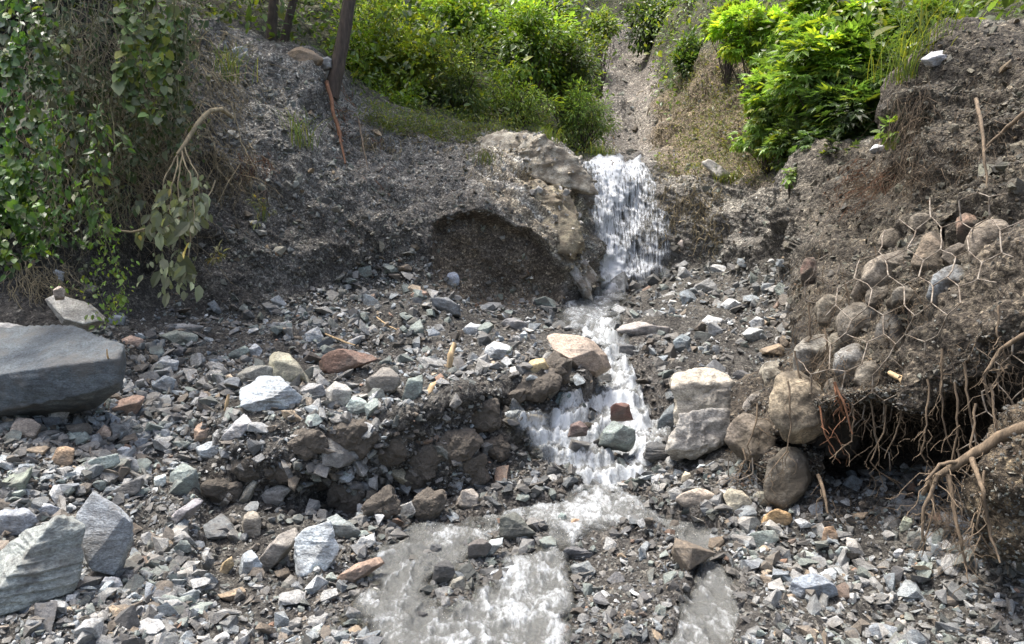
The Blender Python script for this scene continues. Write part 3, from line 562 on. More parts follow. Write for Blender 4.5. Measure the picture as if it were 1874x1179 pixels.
BLUE = (.23, .26, .275); GREY = (.29, .29, .28); GRN = (.22, .255, .225); PALE = (.46, .48, .48); TAN = (.36, .29, .20); RUST = (.25, .15, .105); DARK = (.085, .088, .088); CREAM = (.50, .44, .34); PINK = (.36, .27, .22)
HEROES = [
 ("boulder", [(-60,610),(60,598),(205,606),(226,640),(222,700),(190,742),(60,768),(-60,775)], "huge dark slate boulder with flat pale top at the left edge", "boulder", (.085,.10,.108), dict(Y=4.75, depth=1.0, facets=[((.06,-1,-.10),.50),((-.10,-.48,.88),.30),((.25,-.75,.6),.62),((1,-.5,.1),.86)], level=5, rough=.04, short="huge dark boulder")),
 ("boulder", [(-60,598),(10,592),(40,600),(45,640),(-60,650)], "pale grey rock behind the huge dark slate boulder at the left edge", "rock", GREY, dict(Y=5.4)),
 ("stone_slab", [(78,552),(108,535),(140,548),(198,585),(186,598),(140,604),(112,590)], "broad pale muddy slab leaning behind the huge dark boulder", "slab", (.36,.35,.31), dict(Y=5.9, depth=.5, facets=[((.1,-.8,.9),.3),((-.6,-.6,-.3),.5)], level=5, rough=.012, short="pale leaning slab")),
 ("rock", [(92,500),(104,493),(118,500),(116,516),(98,520)], "small white stone above the pale leaning slab", "stone", PALE, {}),
 ("rock", [(96,530),(108,522),(120,533),(117,547),(100,546)], "small pinkish cream stone resting on top of the pale leaning slab", "stone", (.45,.37,.30), dict(Y=5.75)),
 ("rock", [(130,528),(160,520),(176,524),(172,536),(145,540)], "flat brownish stone at the foot of the vines, right of the leaning slab", "stone", (.24,.22,.19), {}),
 ("stone_slab", [(195,585),(215,574),(230,582),(226,594),(205,598)], "bluish flat stone tucked under the right end of the leaning slab", "stone", BLUE, {}),
 ("stone_slab", [(162,697),(205,690),(231,694),(233,706),(205,716),(180,714)], "thin pale slab jutting from the right side of the huge boulder", "slab", (.40,.40,.37), dict(depth=.9, short="thin jutting slab")),
 ("rock", [(195,752),(215,732),(250,721),(262,728),(258,745),(238,774),(210,768)], "pinkish rock with pale top and red-brown underside near the huge boulder", "rock", (.36,.25,.19), dict(depth=.9, facets=[((.1,-1,-.45),.45),((-.2,-.4,1),.42)], short="pinkish rock")),
 ("rock", [(355,788),(378,771),(411,777),(409,796),(372,813),(357,806)], "brick-coloured sandstone block with squared sides lying in the rubble", "rock", (.36,.26,.19), dict(short="sandstone block")),
 ("rock", [(357,816),(386,808),(426,824),(418,838),(378,846),(364,835)], "light blue-grey layered rock just below the brick-coloured sandstone block", "rock", (.34,.37,.38), dict(short="layered light rock")),
 ("rock", [(406,800),(425,780),(450,755),(462,775),(440,805),(420,812)], "whitish pointed slab leaning to the right of the sandstone block", "rock", (.40,.40,.40), dict(short="whitish pointed slab")),
 ("rock", [(436,716),(462,699),(512,696),(546,722),(558,744),(545,757),(470,754),(450,742)], "large light blue-white rock with slanting ridges in the middle of the rubble", "rock", (.40,.44,.46), dict(depth=.9, facets=[((-.25,-.62,.85),.45),((.6,-1,.1),.62),((.1,-1,-.5),.6)], level=5, strat=.02, short="large blue-white rock")),
 ("rock", [(492,668),(512,644),(532,650),(560,684),(566,704),(534,716),(505,694)], "tan and green upright rock standing behind the large blue-white rock", "rock", (.36,.34,.25), dict(short="tan and green upright rock")),
 ("rock", [(424,712),(436,684),(470,667),(498,672),(503,696),(466,708)], "dull grey-brown rock wedged left of the tan and green upright rock", "rock", (.25,.245,.21), dict(short="dull grey-brown rock")),
 ("rock", [(550,716),(568,700),(592,706),(598,722),(575,733),(555,730)], "angular grey block right of the large blue-white rock", "rock", GREY, dict(short="angular grey block")),
 ("rock", [(600,718),(614,701),(636,707),(641,734),(622,753),(603,746)], "grey-brown block with bright white top in the rubble", "rock", (.34,.33,.30), dict(short="white-topped block")),
 ("rock", [(630,750),(648,722),(668,735),(672,755),(650,765)], "pale green pyramid-shaped stone beside the white-topped block", "rock", (.33,.39,.36), dict(short="pale green pyramid stone")),
 ("rock", [(588,655),(620,641),(665,645),(697,658),(688,672),(640,680),(612,691),(592,678)], "rusty red-brown elongated boulder on top of the rubble", "boulder", (.23,.145,.105), dict(level=5, short="rusty red boulder")),
 ("rock", [(670,695),(695,676),(722,680),(730,705),(708,728),(682,726)], "dark brown-grey flat-faced rock below the rusty red boulder", "rock", (.20,.185,.16), dict(short="dark flat-faced rock")),
 ("rock", [(735,735),(748,695),(775,685),(770,720),(752,740)], "tilted green-grey slab pair right of the dark flat-faced rock", "rock", GRN, {}),
 ("rock", [(888,642),(905,628),(932,634),(938,652),(915,662),(895,658)], "bright white-grey rock in the rubble left of the pink boulder", "rock", PALE, dict(short="bright white-grey rock")),
 ("boulder", [(988,626),(1030,611),(1072,619),(1104,652),(1109,672),(1090,684),(1052,679),(1028,652)], "large pinkish tan boulder lying at the left edge of the upper stream", "boulder", (.40,.32,.25), dict(level=5, depth=.9, rough=.03, facets=[((-.2,-.75,.75),.5),((.2,-1,-.3),.6)], short="large pink boulder")),
 ("rock", [(966,676),(974,660),(995,658),(1004,672),(996,690),(974,688)], "rounded yellow-ochre stone left of the large pink boulder", "stone", (.42,.33,.18), dict(soft=.12, short="yellow-ochre stone")),
 ("rock", [(845,603),(860,591),(894,597),(902,607),(880,617),(852,613)], "flat white stone below the scooped brown scar in the bank", "stone", PALE, dict(short="flat white stone")),
 ("stone_slab", [(912,592),(940,579),(966,594),(962,606),(935,606)], "grey flat slab right of the flat white stone under the scar", "slab", (.24,.235,.23), {}),
 ("rock", [(820,500),(832,495),(841,508),(838,522),(826,527),(819,515)], "small bluish white stone stuck upright at the left foot of the scar", "stone", (.46,.50,.56), {}),
 ("rock", [(792,548),(815,543),(840,560),(842,578),(815,576),(796,565)], "dark overhanging rock at the foot of the scar with shadow under it", "rock", (.20,.21,.21), dict(short="dark overhanging rock")),
 ("rock", [(752,540),(764,530),(780,536),(778,550),(760,552)], "small rosy brown stone on the crest of the rubble pile", "stone", (.40,.28,.21), {}),
 ("rock", [(225,625),(240,615),(262,622),(258,636),(236,640)], "salmon pink stone right of the huge dark boulder", "stone", (.45,.33,.26), dict(short="salmon pink stone")),
 ("rock", [(300,616),(330,602),(362,614),(356,632),(318,636)], "green-grey wedge-shaped rock in the upper left rubble", "rock", (.26,.28,.24), dict(short="green-grey wedge rock")),
 ("rock", [(310,600),(340,592),(368,598),(360,610),(325,612)], "flat grey rock directly above the green-grey wedge rock", "rock", GREY, {}),
 ("rock", [(455,640),(468,628),(480,640),(474,656),(460,656)], "white-faced chunk standing above the tan and green upright rock", "stone", PALE, {}),
 ("rock", [(418,648),(450,632),(456,642),(428,660)], "long green-grey slab left of the white-faced chunk", "stone", GRN, {}),
 ("rock", [(280,668),(300,655),(330,660),(325,680),(295,684)], "light grey split rock in the rubble right of the thin jutting slab", "rock", (.38,.39,.38), dict(short="light split rock")),
 ("rock", [(275,700),(305,685),(320,695),(312,722),(285,728)], "blue-grey knobbly rock below the light split rock", "rock", BLUE, {}),
 ("rock", [(360,745),(368,718),(380,722),(386,748),(372,758)], "narrow pointed grey-brown stone standing upright above the sandstone block", "stone", (.22,.21,.20), {}),
 ("boulder", [(-40,1090),(-20,1030),(60,968),(112,946),(150,960),(150,1012),(122,1085),(60,1110)], "big green-grey boulder with ribbed face in the bottom left corner", "boulder", (.25,.27,.25), dict(Y=3.15, depth=.8, level=5, strat=.022, facets=[((-.55,-.6,.72),.38),((.75,-1,.1),.42)], short="big ribbed boulder")),
 ("boulder", [(138,938),(166,904),(200,922),(240,958),(236,1002),(206,1050),(172,1040),(150,1005)], "big pointed blue-grey slab standing right of the ribbed corner boulder", "boulder", (.27,.29,.30), dict(Y=3.45, depth=.5, level=5, rough=.012, facets=[((-.05,-1,.35),.3),((.6,-1,-.1),.5)], short="big blue-grey slab")),
 ("rock", [(-20,960),(10,925),(50,932),(65,952),(40,978),(0,990)], "flat grey rock at the left edge above the big ribbed boulder", "rock", (.27,.29,.31), dict(short="left edge grey rock")),
 ("rock", [(58,932),(85,922),(110,928),(104,945),(70,946)], "small light slab between the left edge grey rock and the big slab", "stone", (.36,.38,.40), {}),
 ("rock", [(10,880),(40,830),(55,850),(45,905),(10,915),(-20,900)], "mossy green rock face at the left edge with a pale brown streak", "rock", (.20,.225,.18), dict(short="mossy green rock")),
 ("rock", [(95,845),(110,815),(135,822),(130,850),(108,862)], "orange-brown small rock right of the mossy green rock", "rock", (.30,.21,.13), {}),
 ("rock", [(142,850),(175,838),(215,832),(222,845),(205,862),(165,870),(148,862)], "long green and white block left of centre in the lower rubble", "rock", (.27,.31,.28), dict(short="green and white block")),
 ("rock", [(200,838),(225,815),(238,822),(225,842)], "bright white chip sticking up behind the green and white block", "stone", (.52,.53,.52), {}),
 ("rock", [(175,800),(190,778),(203,790),(200,808),(185,814)], "peach-coloured cube-like stone below the pinkish rock", "stone", (.45,.33,.24), {}),
 ("rock", [(15,795),(30,765),(60,768),(75,785),(65,805),(30,812)], "brown flat rock under the huge dark boulder at the left edge", "rock", (.27,.23,.19), dict(short="brown flat rock")),
 ("stone_slab", [(195,905),(240,880),(262,875),(258,890),(215,918)], "dark thin slab tilted above the big blue-grey slab", "slab", (.15,.145,.135), {}),
 ("rock", [(282,872),(303,867),(304,888),(290,898),(283,890)], "small upright mint-white slab in the lower left rubble", "stone", (.44,.49,.47), dict(short="small mint-white slab")),
 ("stone_slab", [(296,972),(318,938),(366,907),(371,918),(340,952),(305,977)], "long purple-grey slab leaning out over the dark hollow", "slab", (.27,.26,.265), dict(depth=.5, short="long purple-grey slab")),
 ("stone_slab", [(399,928),(424,884),(432,888),(412,934)], "thin upright slab, left one of the pair in the muddy face", "slab", (.30,.28,.24), dict(depth=.8)),
 ("stone_slab", [(433,924),(460,880),(472,884),(448,928)], "thin upright slab, right one of the pair in the muddy face", "slab", (.28,.27,.22), dict(depth=.8)),
 ("rock", [(470,915),(488,892),(520,885),(535,895),(505,928),(475,930)], "smooth grey slab face embedded right of the pair of thin upright slabs", "rock", (.24,.23,.21), dict(short="embedded grey slab face")),
 ("rock", [(443,965),(450,938),(470,932),(481,955),(478,985),(462,995),(446,984)], "egg-shaped brown cobble hanging under the embedded grey slab face", "cobble", (.28,.25,.20), dict(soft=.12, short="egg-shaped brown cobble")),
 ("rock", [(540,988),(560,966),(603,955),(610,975),(616,1008),(598,1040),(545,1048)], "big white-grey triangular rock at the left edge of the water", "rock", (.46,.50,.51), dict(Y=3.85, level=5, depth=.6, strat=.015, facets=[((-.1,-1,.45),.35),((.5,-1,.1),.55)], short="big white triangular rock")),
 ("stone_slab", [(455,1045),(490,1000),(535,966),(546,980),(520,1020),(480,1058)], "dirty brown slab lying diagonally left of the white triangular rock", "slab", (.25,.23,.20), dict(short="dirty diagonal slab")),
 ("rock", [(440,1055),(446,1012),(462,1005),(480,1035),(460,1058)], "light blue-grey pointed stone left of the dirty diagonal slab", "stone", (.36,.40,.42), {}),
 ("rock", [(398,1055),(408,1030),(424,1018),(427,1035),(412,1058)], "ochre pointed stone near the bottom edge left of the diagonal slab", "stone", (.40,.31,.18), dict(short="ochre pointed stone")),
 ("rock", [(183,1075),(195,1055),(215,1058),(222,1075),(205,1088)], "round white knob of quartz near the bottom left", "stone", (.56,.56,.55), dict(rough=.06)),
 ("rock", [(600,1070),(650,1040),(700,1018),(704,1030),(660,1058),(625,1080)], "rusty brown flat slab at the water's edge near the bottom", "slab", (.27,.19,.14), dict(short="rusty water-edge slab")),
 ("rock", [(645,1005),(660,985),(685,975),(688,992),(660,1010)], "bright white wedge stone at the waterline right of the triangular rock", "stone", (.48,.49,.47), {}),
 ("rock", [(600,950),(615,940),(650,965),(655,990),(630,995),(605,975)], "green-grey slab leaning behind the white triangular rock", "rock", (.23,.26,.25), {}),
 ("stone_slab", [(652,815),(668,801),(720,840),(745,880),(735,890),(690,855)], "long yellowish slab sticking out of the cut face of the mound", "slab", (.27,.24,.17), dict(depth=.7, facets=[((.3,-1,.7),.4),((-.3,-1,-.5),.5)], short="long yellowish slab")),
 ("rock", [(730,815),(745,790),(775,780),(800,795),(795,815),(745,820)], "rusty clay-coated rock projecting from the mound beside the yellowish slab", "rock", (.22,.15,.105), dict(short="clay-coated rock")),
 ("rock", [(835,925),(842,902),(866,893),(876,905),(871,930),(850,938)], "pale brown upright block at the left edge of the pool", "rock", (.36,.32,.27), dict(short="pale brown block")),
 ("rock", [(795,890),(800,860),(825,848),(850,870),(845,890),(815,905)], "light grey crumbly rock on the mound above the pale brown block", "rock", (.32,.33,.33), {}),
 ("rock", [(925,760),(930,752),(952,750),(958,762),(946,772),(928,768)], "flat bluish white stone beside the stream left of the sandstone lump", "stone", (.42,.45,.47), {}),
 ("rock", [(958,765),(975,757),(1000,762),(1003,774),(985,778),(960,775)], "yellowish sandstone lump at the left edge of the cascade", "stone", (.45,.37,.24), dict(short="yellowish sandstone lump")),
 ("rock", [(935,708),(960,695),(990,708),(985,720),(955,722)], "wet green-grey flat rock at the top of the cut mound edge", "rock", (.20,.23,.22), {}),
 ("rock", [(1015,735),(1025,715),(1045,722),(1040,742),(1022,748)], "wet bluish green rock under the mound edge next to the cascade", "rock", (.13,.17,.17), {}),
 ("rock", [(1098,815),(1104,784),(1120,768),(1160,785),(1164,808),(1150,822)], "green-grey boulder standing in the middle of the cascade", "boulder", (.20,.235,.215), dict(Y=5.45, rough=.025, short="green cascade boulder")),
 ("rock", [(1116,768),(1118,745),(1132,738),(1150,743),(1154,766)], "reddish wet rock behind the green cascade boulder with water running over it", "rock", (.16,.085,.065), dict(Y=5.75)),
 ("rock", [(1040,800),(1046,780),(1062,772),(1076,784),(1072,798)], "dark reddish rock on the left side of the cascade", "rock", (.12,.085,.075), dict(Y=5.4, short="dark cascade rock")),
 ("rock", [(1200,798),(1210,762),(1232,742),(1240,760),(1236,792),(1216,806)], "dark steel-blue slab standing between the cascade and the cream block", "rock", (.125,.145,.15), dict(short="dark steel-blue slab")),
 ("rock", [(1180,836),(1186,818),(1205,812),(1226,818),(1226,838),(1200,846)], "black layered rock at the right edge of the cascade", "rock", (.07,.072,.072), dict(strat=.05, short="black layered rock")),
 ("rock", [(1135,868),(1150,862),(1178,874),(1198,870),(1212,884),(1195,896),(1150,894)], "dark green wet rock between the pool and the right gravel", "rock", (.10,.12,.10), dict(short="dark green wet rock")),
 ("rock", [(1135,655),(1133,632),(1150,628),(1165,640),(1160,658)], "dark rock splitting the small upper fall of the stream", "rock", DARK, {}),
 ("rock", [(912,990),(918,962),(940,954),(960,966),(980,988),(970,1000),(925,1000)], "dark green jagged rock rising from the middle of the lower stream", "rock", (.10,.105,.09), dict(level=5, rough=.06, short="dark jagged midstream rock")),
 ("rock", [(856,1038),(862,1010),(880,1000),(900,1012),(890,1030)], "dark brown rock in the water left of the pale wet slab", "rock", (.11,.10,.09), {}),
 ("stone_slab", [(882,1030),(900,1000),(920,998),(912,1018),(892,1036)], "pale wet slab leaning against the dark brown rock in the stream", "slab", (.35,.38,.37), {}),
 ("rock", [(786,1022),(790,1010),(806,1010),(810,1022),(796,1028)], "small black rock alone in the left arm of the stream", "stone", DARK, {}),
 ("rock", [(790,1078),(800,1050),(825,1042),(832,1062),(820,1082)], "black wet rock in the stream close to the bottom edge", "rock", (.07,.07,.068), {}),
 ("rock", [(822,1078),(828,1058),(848,1054),(852,1072),(836,1086)], "dull olive stone touching the black wet rock at the bottom", "stone", (.23,.22,.18), {}),
 ("rock", [(1045,1040),(1080,1028),(1090,1045),(1080,1062),(1050,1058)], "flat-faced grey block on the gravel bar between the two stream arms", "rock", (.20,.215,.21), dict(short="grey block on the gravel bar")),
 ("stone_slab", [(1032,1018),(1045,1002),(1090,1012),(1094,1024),(1050,1026)], "dark layered slab lying just above the grey block on the gravel bar", "slab", (.12,.12,.12), dict(strat=.04)),
 ("rock", [(1038,962),(1050,950),(1072,952),(1072,968),(1052,978)], "orange-brown stone at the head of the gravel bar", "stone", (.33,.22,.14), dict(short="orange-brown bar stone")),
 ("rock", [(1016,968),(1026,950),(1036,955),(1032,974)], "mint-green chip in the water left of the orange-brown bar stone", "stone", (.26,.31,.28), {}),
 ("rock", [(1236,914),(1254,900),(1288,896),(1306,908),(1292,928),(1258,932)], "flat tan oval stone on the gravel right of the pool", "stone", (.40,.34,.27), dict(soft=.08, short="flat tan oval stone")),
 ("rock", [(1320,908),(1332,893),(1352,897),(1380,925),(1383,941),(1366,948),(1330,926)], "egg-shaped pale yellow cobble on the gravel below the gabion stones", "cobble", (.44,.40,.30), dict(soft=.12, depth=1.0, short="egg-shaped pale cobble")),
 ("rock", [(1378,915),(1384,901),(1402,903),(1424,916),(1423,928),(1398,934)], "olive-grey smooth cobble leaning on the pale egg-shaped cobble", "cobble", (.25,.24,.19), dict(soft=.1, short="olive-grey cobble")),
 ("rock", [(1362,900),(1374,890),(1390,893),(1388,906),(1372,910)], "cream angular chunk behind the two smooth cobbles", "stone", (.46,.43,.35), dict(push=.05)),
 ("rock", [(1391,960),(1402,938),(1420,931),(1442,936),(1447,955),(1430,968)], "orange half-buried cobble right of the egg-shaped pale cobble", "cobble", (.42,.28,.14), dict(soft=.08, short="orange cobble")),
 ("rock", [(1292,940),(1304,930),(1320,942),(1318,954),(1304,952)], "small cream stone left of the egg-shaped pale cobble", "stone", (.50,.46,.35), {}),
 ("rock", [(1248,880),(1252,862),(1262,866),(1270,884),(1258,888)], "small upright cream stone above the flat tan oval stone", "stone", (.46,.40,.29), {}),
 ("rock", [(1504,990),(1512,965),(1524,962),(1538,985),(1520,998)], "orange-tan triangular stone below the root tuft on the right", "stone", (.40,.27,.17), dict(short="orange-tan triangle")),
 ("rock", [(1436,1090),(1456,1058),(1490,1048),(1526,1068),(1534,1090),(1490,1110)], "big blue-grey slab in the gravel at the bottom right", "boulder", (.23,.26,.29), dict(level=5, depth=.9, short="big blue-grey gravel slab")),
 ("rock", [(1530,1010),(1540,1000),(1560,1003),(1564,1018),(1545,1024)], "pale mint stone in the gravel right of the orange-tan triangle", "stone", (.42,.47,.44), {}),
 ("rock", [(1634,1014),(1642,1003),(1655,1006),(1654,1022),(1640,1022)], "small bright white stone in the right gravel", "stone", (.56,.57,.57), {}),
 ("rock", [(1450,1020),(1470,1008),(1495,1018),(1488,1030),(1460,1032)], "flat pale green slab in the gravel above the big blue-grey gravel slab", "stone", (.34,.37,.33), {}),
 ("rock", [(1645,965),(1655,945),(1668,950),(1662,975),(1650,978)], "pale green pebble-like stone under the hanging roots at right", "stone", (.35,.37,.28), {}),
 ("boulder", [(1227,700),(1250,684),(1300,678),(1345,690),(1378,715),(1372,756),(1310,784),(1245,782),(1232,740)], "large cream crusted block, upper half, at the right edge of the cascade", "boulder", (.42,.38,.305), dict(Y=4.95, level=5, rough=.10, soft=.04, strat=.0, depth=1.0, facets=[((-.1,-.55,.85),.55),((0,-1,.0),.5)], short="cream crusted block")),
 ("boulder", [(1234,755),(1290,742),(1345,750),(1356,790),(1322,818),(1250,834),(1226,826),(1228,790)], "rough white-grey block under the cream crusted block by the cascade", "boulder", (.37,.35,.31), dict(Y=4.9, level=5, rough=.12, soft=.05, strat=0, depth=.95, facets=[((0,-1,.15),.5),((.3,-1,-.5),.6)], short="rough white-grey block")),
 ("rock_ledge", [(872,268),(900,246),(962,250),(1040,305),(1066,345),(1030,350),(960,318),(905,300)], "upper slanting tan rock ledge running down to the waterfall's lip", "ledge", (.42,.385,.31), dict(level=5, rough=.14, strat=.02, soft=.012, mat=M_LEDGE, push=.16, facets=[((-.45,-.6,.8),.45),((-.2,-1,.1),.6)])),
 ("rock_ledge", [(890,310),(935,312),(1010,360),(1068,425),(1078,470),(1040,455),(975,395),(910,350)], "middle slanting yellow-tan rock ledge between scar and waterfall", "ledge", (.36,.31,.21), dict(level=5, rough=.14, strat=.008, soft=.02, mat=M_LEDGE, push=.16, facets=[((-.45,-.6,.8),.45),((-.2,-1,.1),.6)])),
 ("rock_ledge", [(965,405),(1010,430),(1060,480),(1092,528),(1060,545),(1030,520),(1005,465)], "lower slanting grey rock ledge meeting the waterfall's foot", "ledge", (.36,.35,.32), dict(level=5, rough=.13, strat=.008, soft=.02, mat=M_LEDGE, push=.13, facets=[((-.45,-.6,.8),.45),((-.2,-1,.1),.6)])),
 ("rock_ledge", [(1005,300),(1035,292),(1080,325),(1085,370),(1060,372),(1030,335)], "wet pale rock ledge at the left edge of the waterfall", "ledge", (.33,.33,.31), dict(level=5, rough=.13, strat=.008, soft=.02, mat=M_LEDGE, push=.14)),
 ("rock", [(506,114),(510,94),(545,88),(580,96),(592,115),(572,127),(540,130),(515,122)], "brown rounded boulder sitting on the bank crest beside the tree trunks", "boulder", (.30,.22,.14), dict(Y=10.0, rough=.05, level=5, short="brown crest boulder")),
 ("rock", [(416,92),(430,84),(452,90),(452,106),(425,108)], "light blue-grey rock on the bank crest left of the brown crest boulder", "rock", (.38,.42,.45), dict(short="light crest rock")),
 ("rock", [(585,118),(592,102),(606,108),(606,124),(592,128)], "grey stone squeezed between the brown crest boulder and the leaning trunk", "rock", GREY, dict(Y=10.2)),
 ("rock", [(330,72),(345,62),(362,66),(365,80),(340,84)], "brown stone poking from the leaves at the top of the vine bank", "rock", (.22,.18,.13), {}),
 ("rock", [(1286,298),(1298,292),(1346,324),(1350,336),(1328,336),(1296,312)], "long whitish rock lying aslant on the brown slope right of the waterfall", "rock", (.46,.43,.38), dict(short="long whitish rock")),
 ("rock", [(1316,78),(1325,64),(1334,66),(1332,80)], "white stone on the top of the brown slope under the yellow-green bush", "stone", (.55,.57,.62), {}),
 ("rock", [(1688,108),(1720,94),(1760,100),(1750,114),(1706,120)], "flat pale stone on the crest of the right bank", "rock", (.40,.41,.42), {}),
 ("rock", [(1590,275),(1604,264),(1628,268),(1622,280),(1600,286)], "pale flat stone on the right bank crest under the big-leaved bush", "rock", (.42,.43,.44), {}),
 ("rock", [(1225,460),(1232,445),(1248,452),(1250,475),(1236,480)], "dark wet rock at the right foot of the waterfall", "rock", DARK, {}),
 ("rock", [(1240,445),(1255,430),(1268,440),(1262,458),(1248,458)], "pale pinkish rock just right of the waterfall's foot", "rock", (.42,.36,.31), {}),
 ("rock", [(1320,560),(1335,545),(1355,555),(1350,570),(1330,572)], "pale blue-white rock in the rubble below the right bank", "rock", PALE, dict(short="pale blue-white rock")),
 ("rock", [(1370,590),(1385,578),(1400,590),(1396,606),(1378,604)], "bright angular stone right of the pale blue-white rock", "stone", (.46,.48,.48), {}),
 ("rock", [(1232,625),(1250,612),(1262,620),(1260,645),(1238,650)], "slate-blue upright rock right of the upper stream", "rock", (.18,.21,.22), dict(short="slate-blue upright rock")),
 ("rock", [(1360,612),(1375,600),(1398,606),(1400,622),(1375,628)], "white-topped grey rock in the rubble near the gabion", "rock", (.38,.40,.39), {}),
 ("rock", [(1130,600),(1170,592),(1228,600),(1225,612),(1180,616),(1140,612)], "long flat pinkish slab crossing above the small upper fall", "slab", (.34,.31,.28), dict(short="long flat pinkish slab")),
]
for nm, ol, lb, ct, cl, kw in HEROES: hero(nm, ol, lb, ct, cl, **kw)

def ell(cx, cy, w_, h_, rot, n=9):
    a = np.linspace(0, 2*np.pi, n, endpoint=False)+.2; x = np.cos(a)*w_/2; y = np.sin(a)*h_/2; r = math.radians(rot)
    return list(zip(cx+x*math.cos(r)-y*math.sin(r), cy+x*math.sin(r)+y*math.cos(r)))
M_CLOD = rock_mat("wet_mud_and_grit", 'obj', sc_=2.2, mud=.9, rough=.85, bump=1.2, mudpos=(.36, .6), mudcol=(.10, .085, .066), zs=1.0)
clod_list = [(640,800,90,70),(705,812,80,60),(768,850,70,80),(585,868,80,60),(640,905,90,60),(835,815,80,60),(882,760,80,55),(930,726,70,45),(985,705,80,50),(505,858,70,50),(560,815,70,45),(700,925,70,50),(785,925,60,45),(450,850,60,45),(862,858,70,50),(910,820,60,40),(1015,680,70,50),(410,900,70,50)]
for (x, y, w_, h2, ) in clod_list:
    i = min((i for i in range(len(rock_reg)) if len(rock_reg[i][0].split()) <= 6), key=lambda i: (rock_reg[i][1]-x)**2+(rock_reg[i][2]-y)**2)
    dx, dy = x-rock_reg[i][1], y-rock_reg[i][2]; rel = ("right of" if dx > 0 else "left of") if abs(dx) > abs(dy) else ("below" if dy > 0 else "above")
    lb = f"{'big' if w_ > 75 else 'small'} wet muddy clod of grit {rel} the {rock_reg[i][0]}"
    if any(o.get('label') == lb for o in sc.objects): lb = lb.replace("wet muddy", "lower wet muddy" if y > 840 else "upper wet muddy")
    o = hero("mud_clod", ell(x, y, w_*1.05, h2*1.1, R.uniform(-30, 30), 8), lb, "mud clod", np.array([.13, .112, .09])*R.uniform(.8, 1.3), mat=M_CLOD, rough=.16, soft=.04, strat=.0, level=5, depth=.8, push=-.07, short="muddy clod", group="wet mud clods on the cut face of the mound")
rock_reg = [r for r in rock_reg if r[0] != "muddy clod"]
LP, LN = [], []
for o in [o for o in sc.objects if o.name.startswith("rock_ledge")]:
    v = np.empty(len(o.data.vertices)*3, np.float32); o.data.vertices.foreach_get("co", v); n_ = np.empty_like(v); o.data.vertices.foreach_get("normal", n_)
    v = v.reshape(-1, 3)+np.array(o.location); n_ = n_.reshape(-1, 3); m_ = (n_[:, 1] < .1); LP.append(v[m_]); LN.append(n_[m_])
LP = np.vstack(LP); LN = np.vstack(LN); k_ = R.integers(0, len(LP), 1500)
cc = np.array([[.36,.31,.22],[.30,.29,.26],[.18,.16,.12],[.42,.41,.38]])[R.integers(0, 4, 1500)]*np.exp(R.normal(0, .25, (1500, 1)))
stone_batch("ledge_rubble", LP[k_]+R.normal(0, .02, (1500, 3)), np.clip(np.exp(R.normal(np.log(.05), .6, 1500)), .015, .22), .8, cc, "weathered chips lodged on the tan ledges beside the waterfall", "stone chips", sink=.3, nrm=LN[k_])
# ---- medium stones, one object each, named by colour, shape and the rock they lie by
CN = [("blue-grey", BLUE), ("grey", (.30,.30,.285)), ("green-grey", (.22,.25,.225)), ("whitish", (.46,.47,.46)), ("pale grey", (.36,.36,.34)), ("tan", (.36,.28,.19)), ("rusty", (.27,.17,.115)), ("dark", (.12,.12,.12)), ("mud-brown", (.19,.155,.115))]
MEDP = []
for k in range(26):
    rng = np.random.default_rng(900+k); flat = rng.uniform(.3, .8)
    pts = rng.normal(size=(rng.integers(9, 14), 3)); pts /= np.linalg.norm(pts, axis=1)[:, None]
    pts = np.sign(pts)*np.abs(pts)**.75*np.array([.5, rng.uniform(.3, .45), .5*flat])*rng.uniform(.8, 1.05, (len(pts), 1))
    bm = bmesh.new()
    for p in pts: bm.verts.new(p)
    r = bmesh.ops.convex_hull(bm, input=bm.verts[:]); bmesh.ops.delete(bm, geom=[g for g in r['geom_interior'] if isinstance(g, bmesh.types.BMVert)], context='VERTS')
    bmesh.ops.dissolve_limit(bm, angle_limit=math.radians(14), verts=bm.verts[:], edges=bm.edges[:])
    bmesh.ops.bevel(bm, geom=bm.edges[:], offset=.016, segments=1, affect='EDGES', clamp_overlap=True)
    bmesh.ops.triangulate(bm, faces=bm.faces[:])
    for _ in range(3):
        long_ = [e for e in bm.edges if e.calc_length() > .085]
        if long_: bmesh.ops.subdivide_edges(bm, edges=long_, cuts=1, use_grid_fill=False)
        bmesh.ops.triangulate(bm, faces=bm.faces[:])
    bm.verts.index_update(); v = np.array([x.co[:] for x in bm.verts]); f = np.array([[q.index for q in x.verts] for x in bm.faces]); bm.free()
    v = v+v/np.linalg.norm(v, axis=1)[:, None]*(fbm(v+k*5, .25, 4, k+600, .6)*.022)[:, None]
    me_o = mesh_np("rubble_stone", v, f, M_ROCK, link=False); MEDP.append(me_o.data)
    bpy.data.objects.remove(me_o)
used = set(); placed = []
hp = np.array([(a[1], a[2]) for a in rock_reg]); names = [a[0] for a in rock_reg]
named = [i for i, a in enumerate(rock_reg) if len(a[0].split()) <= 6]
tries = 0; zone_w = d_r*(.3+1.0*patch); pw = zone_w*cw; pw /= pw.sum()
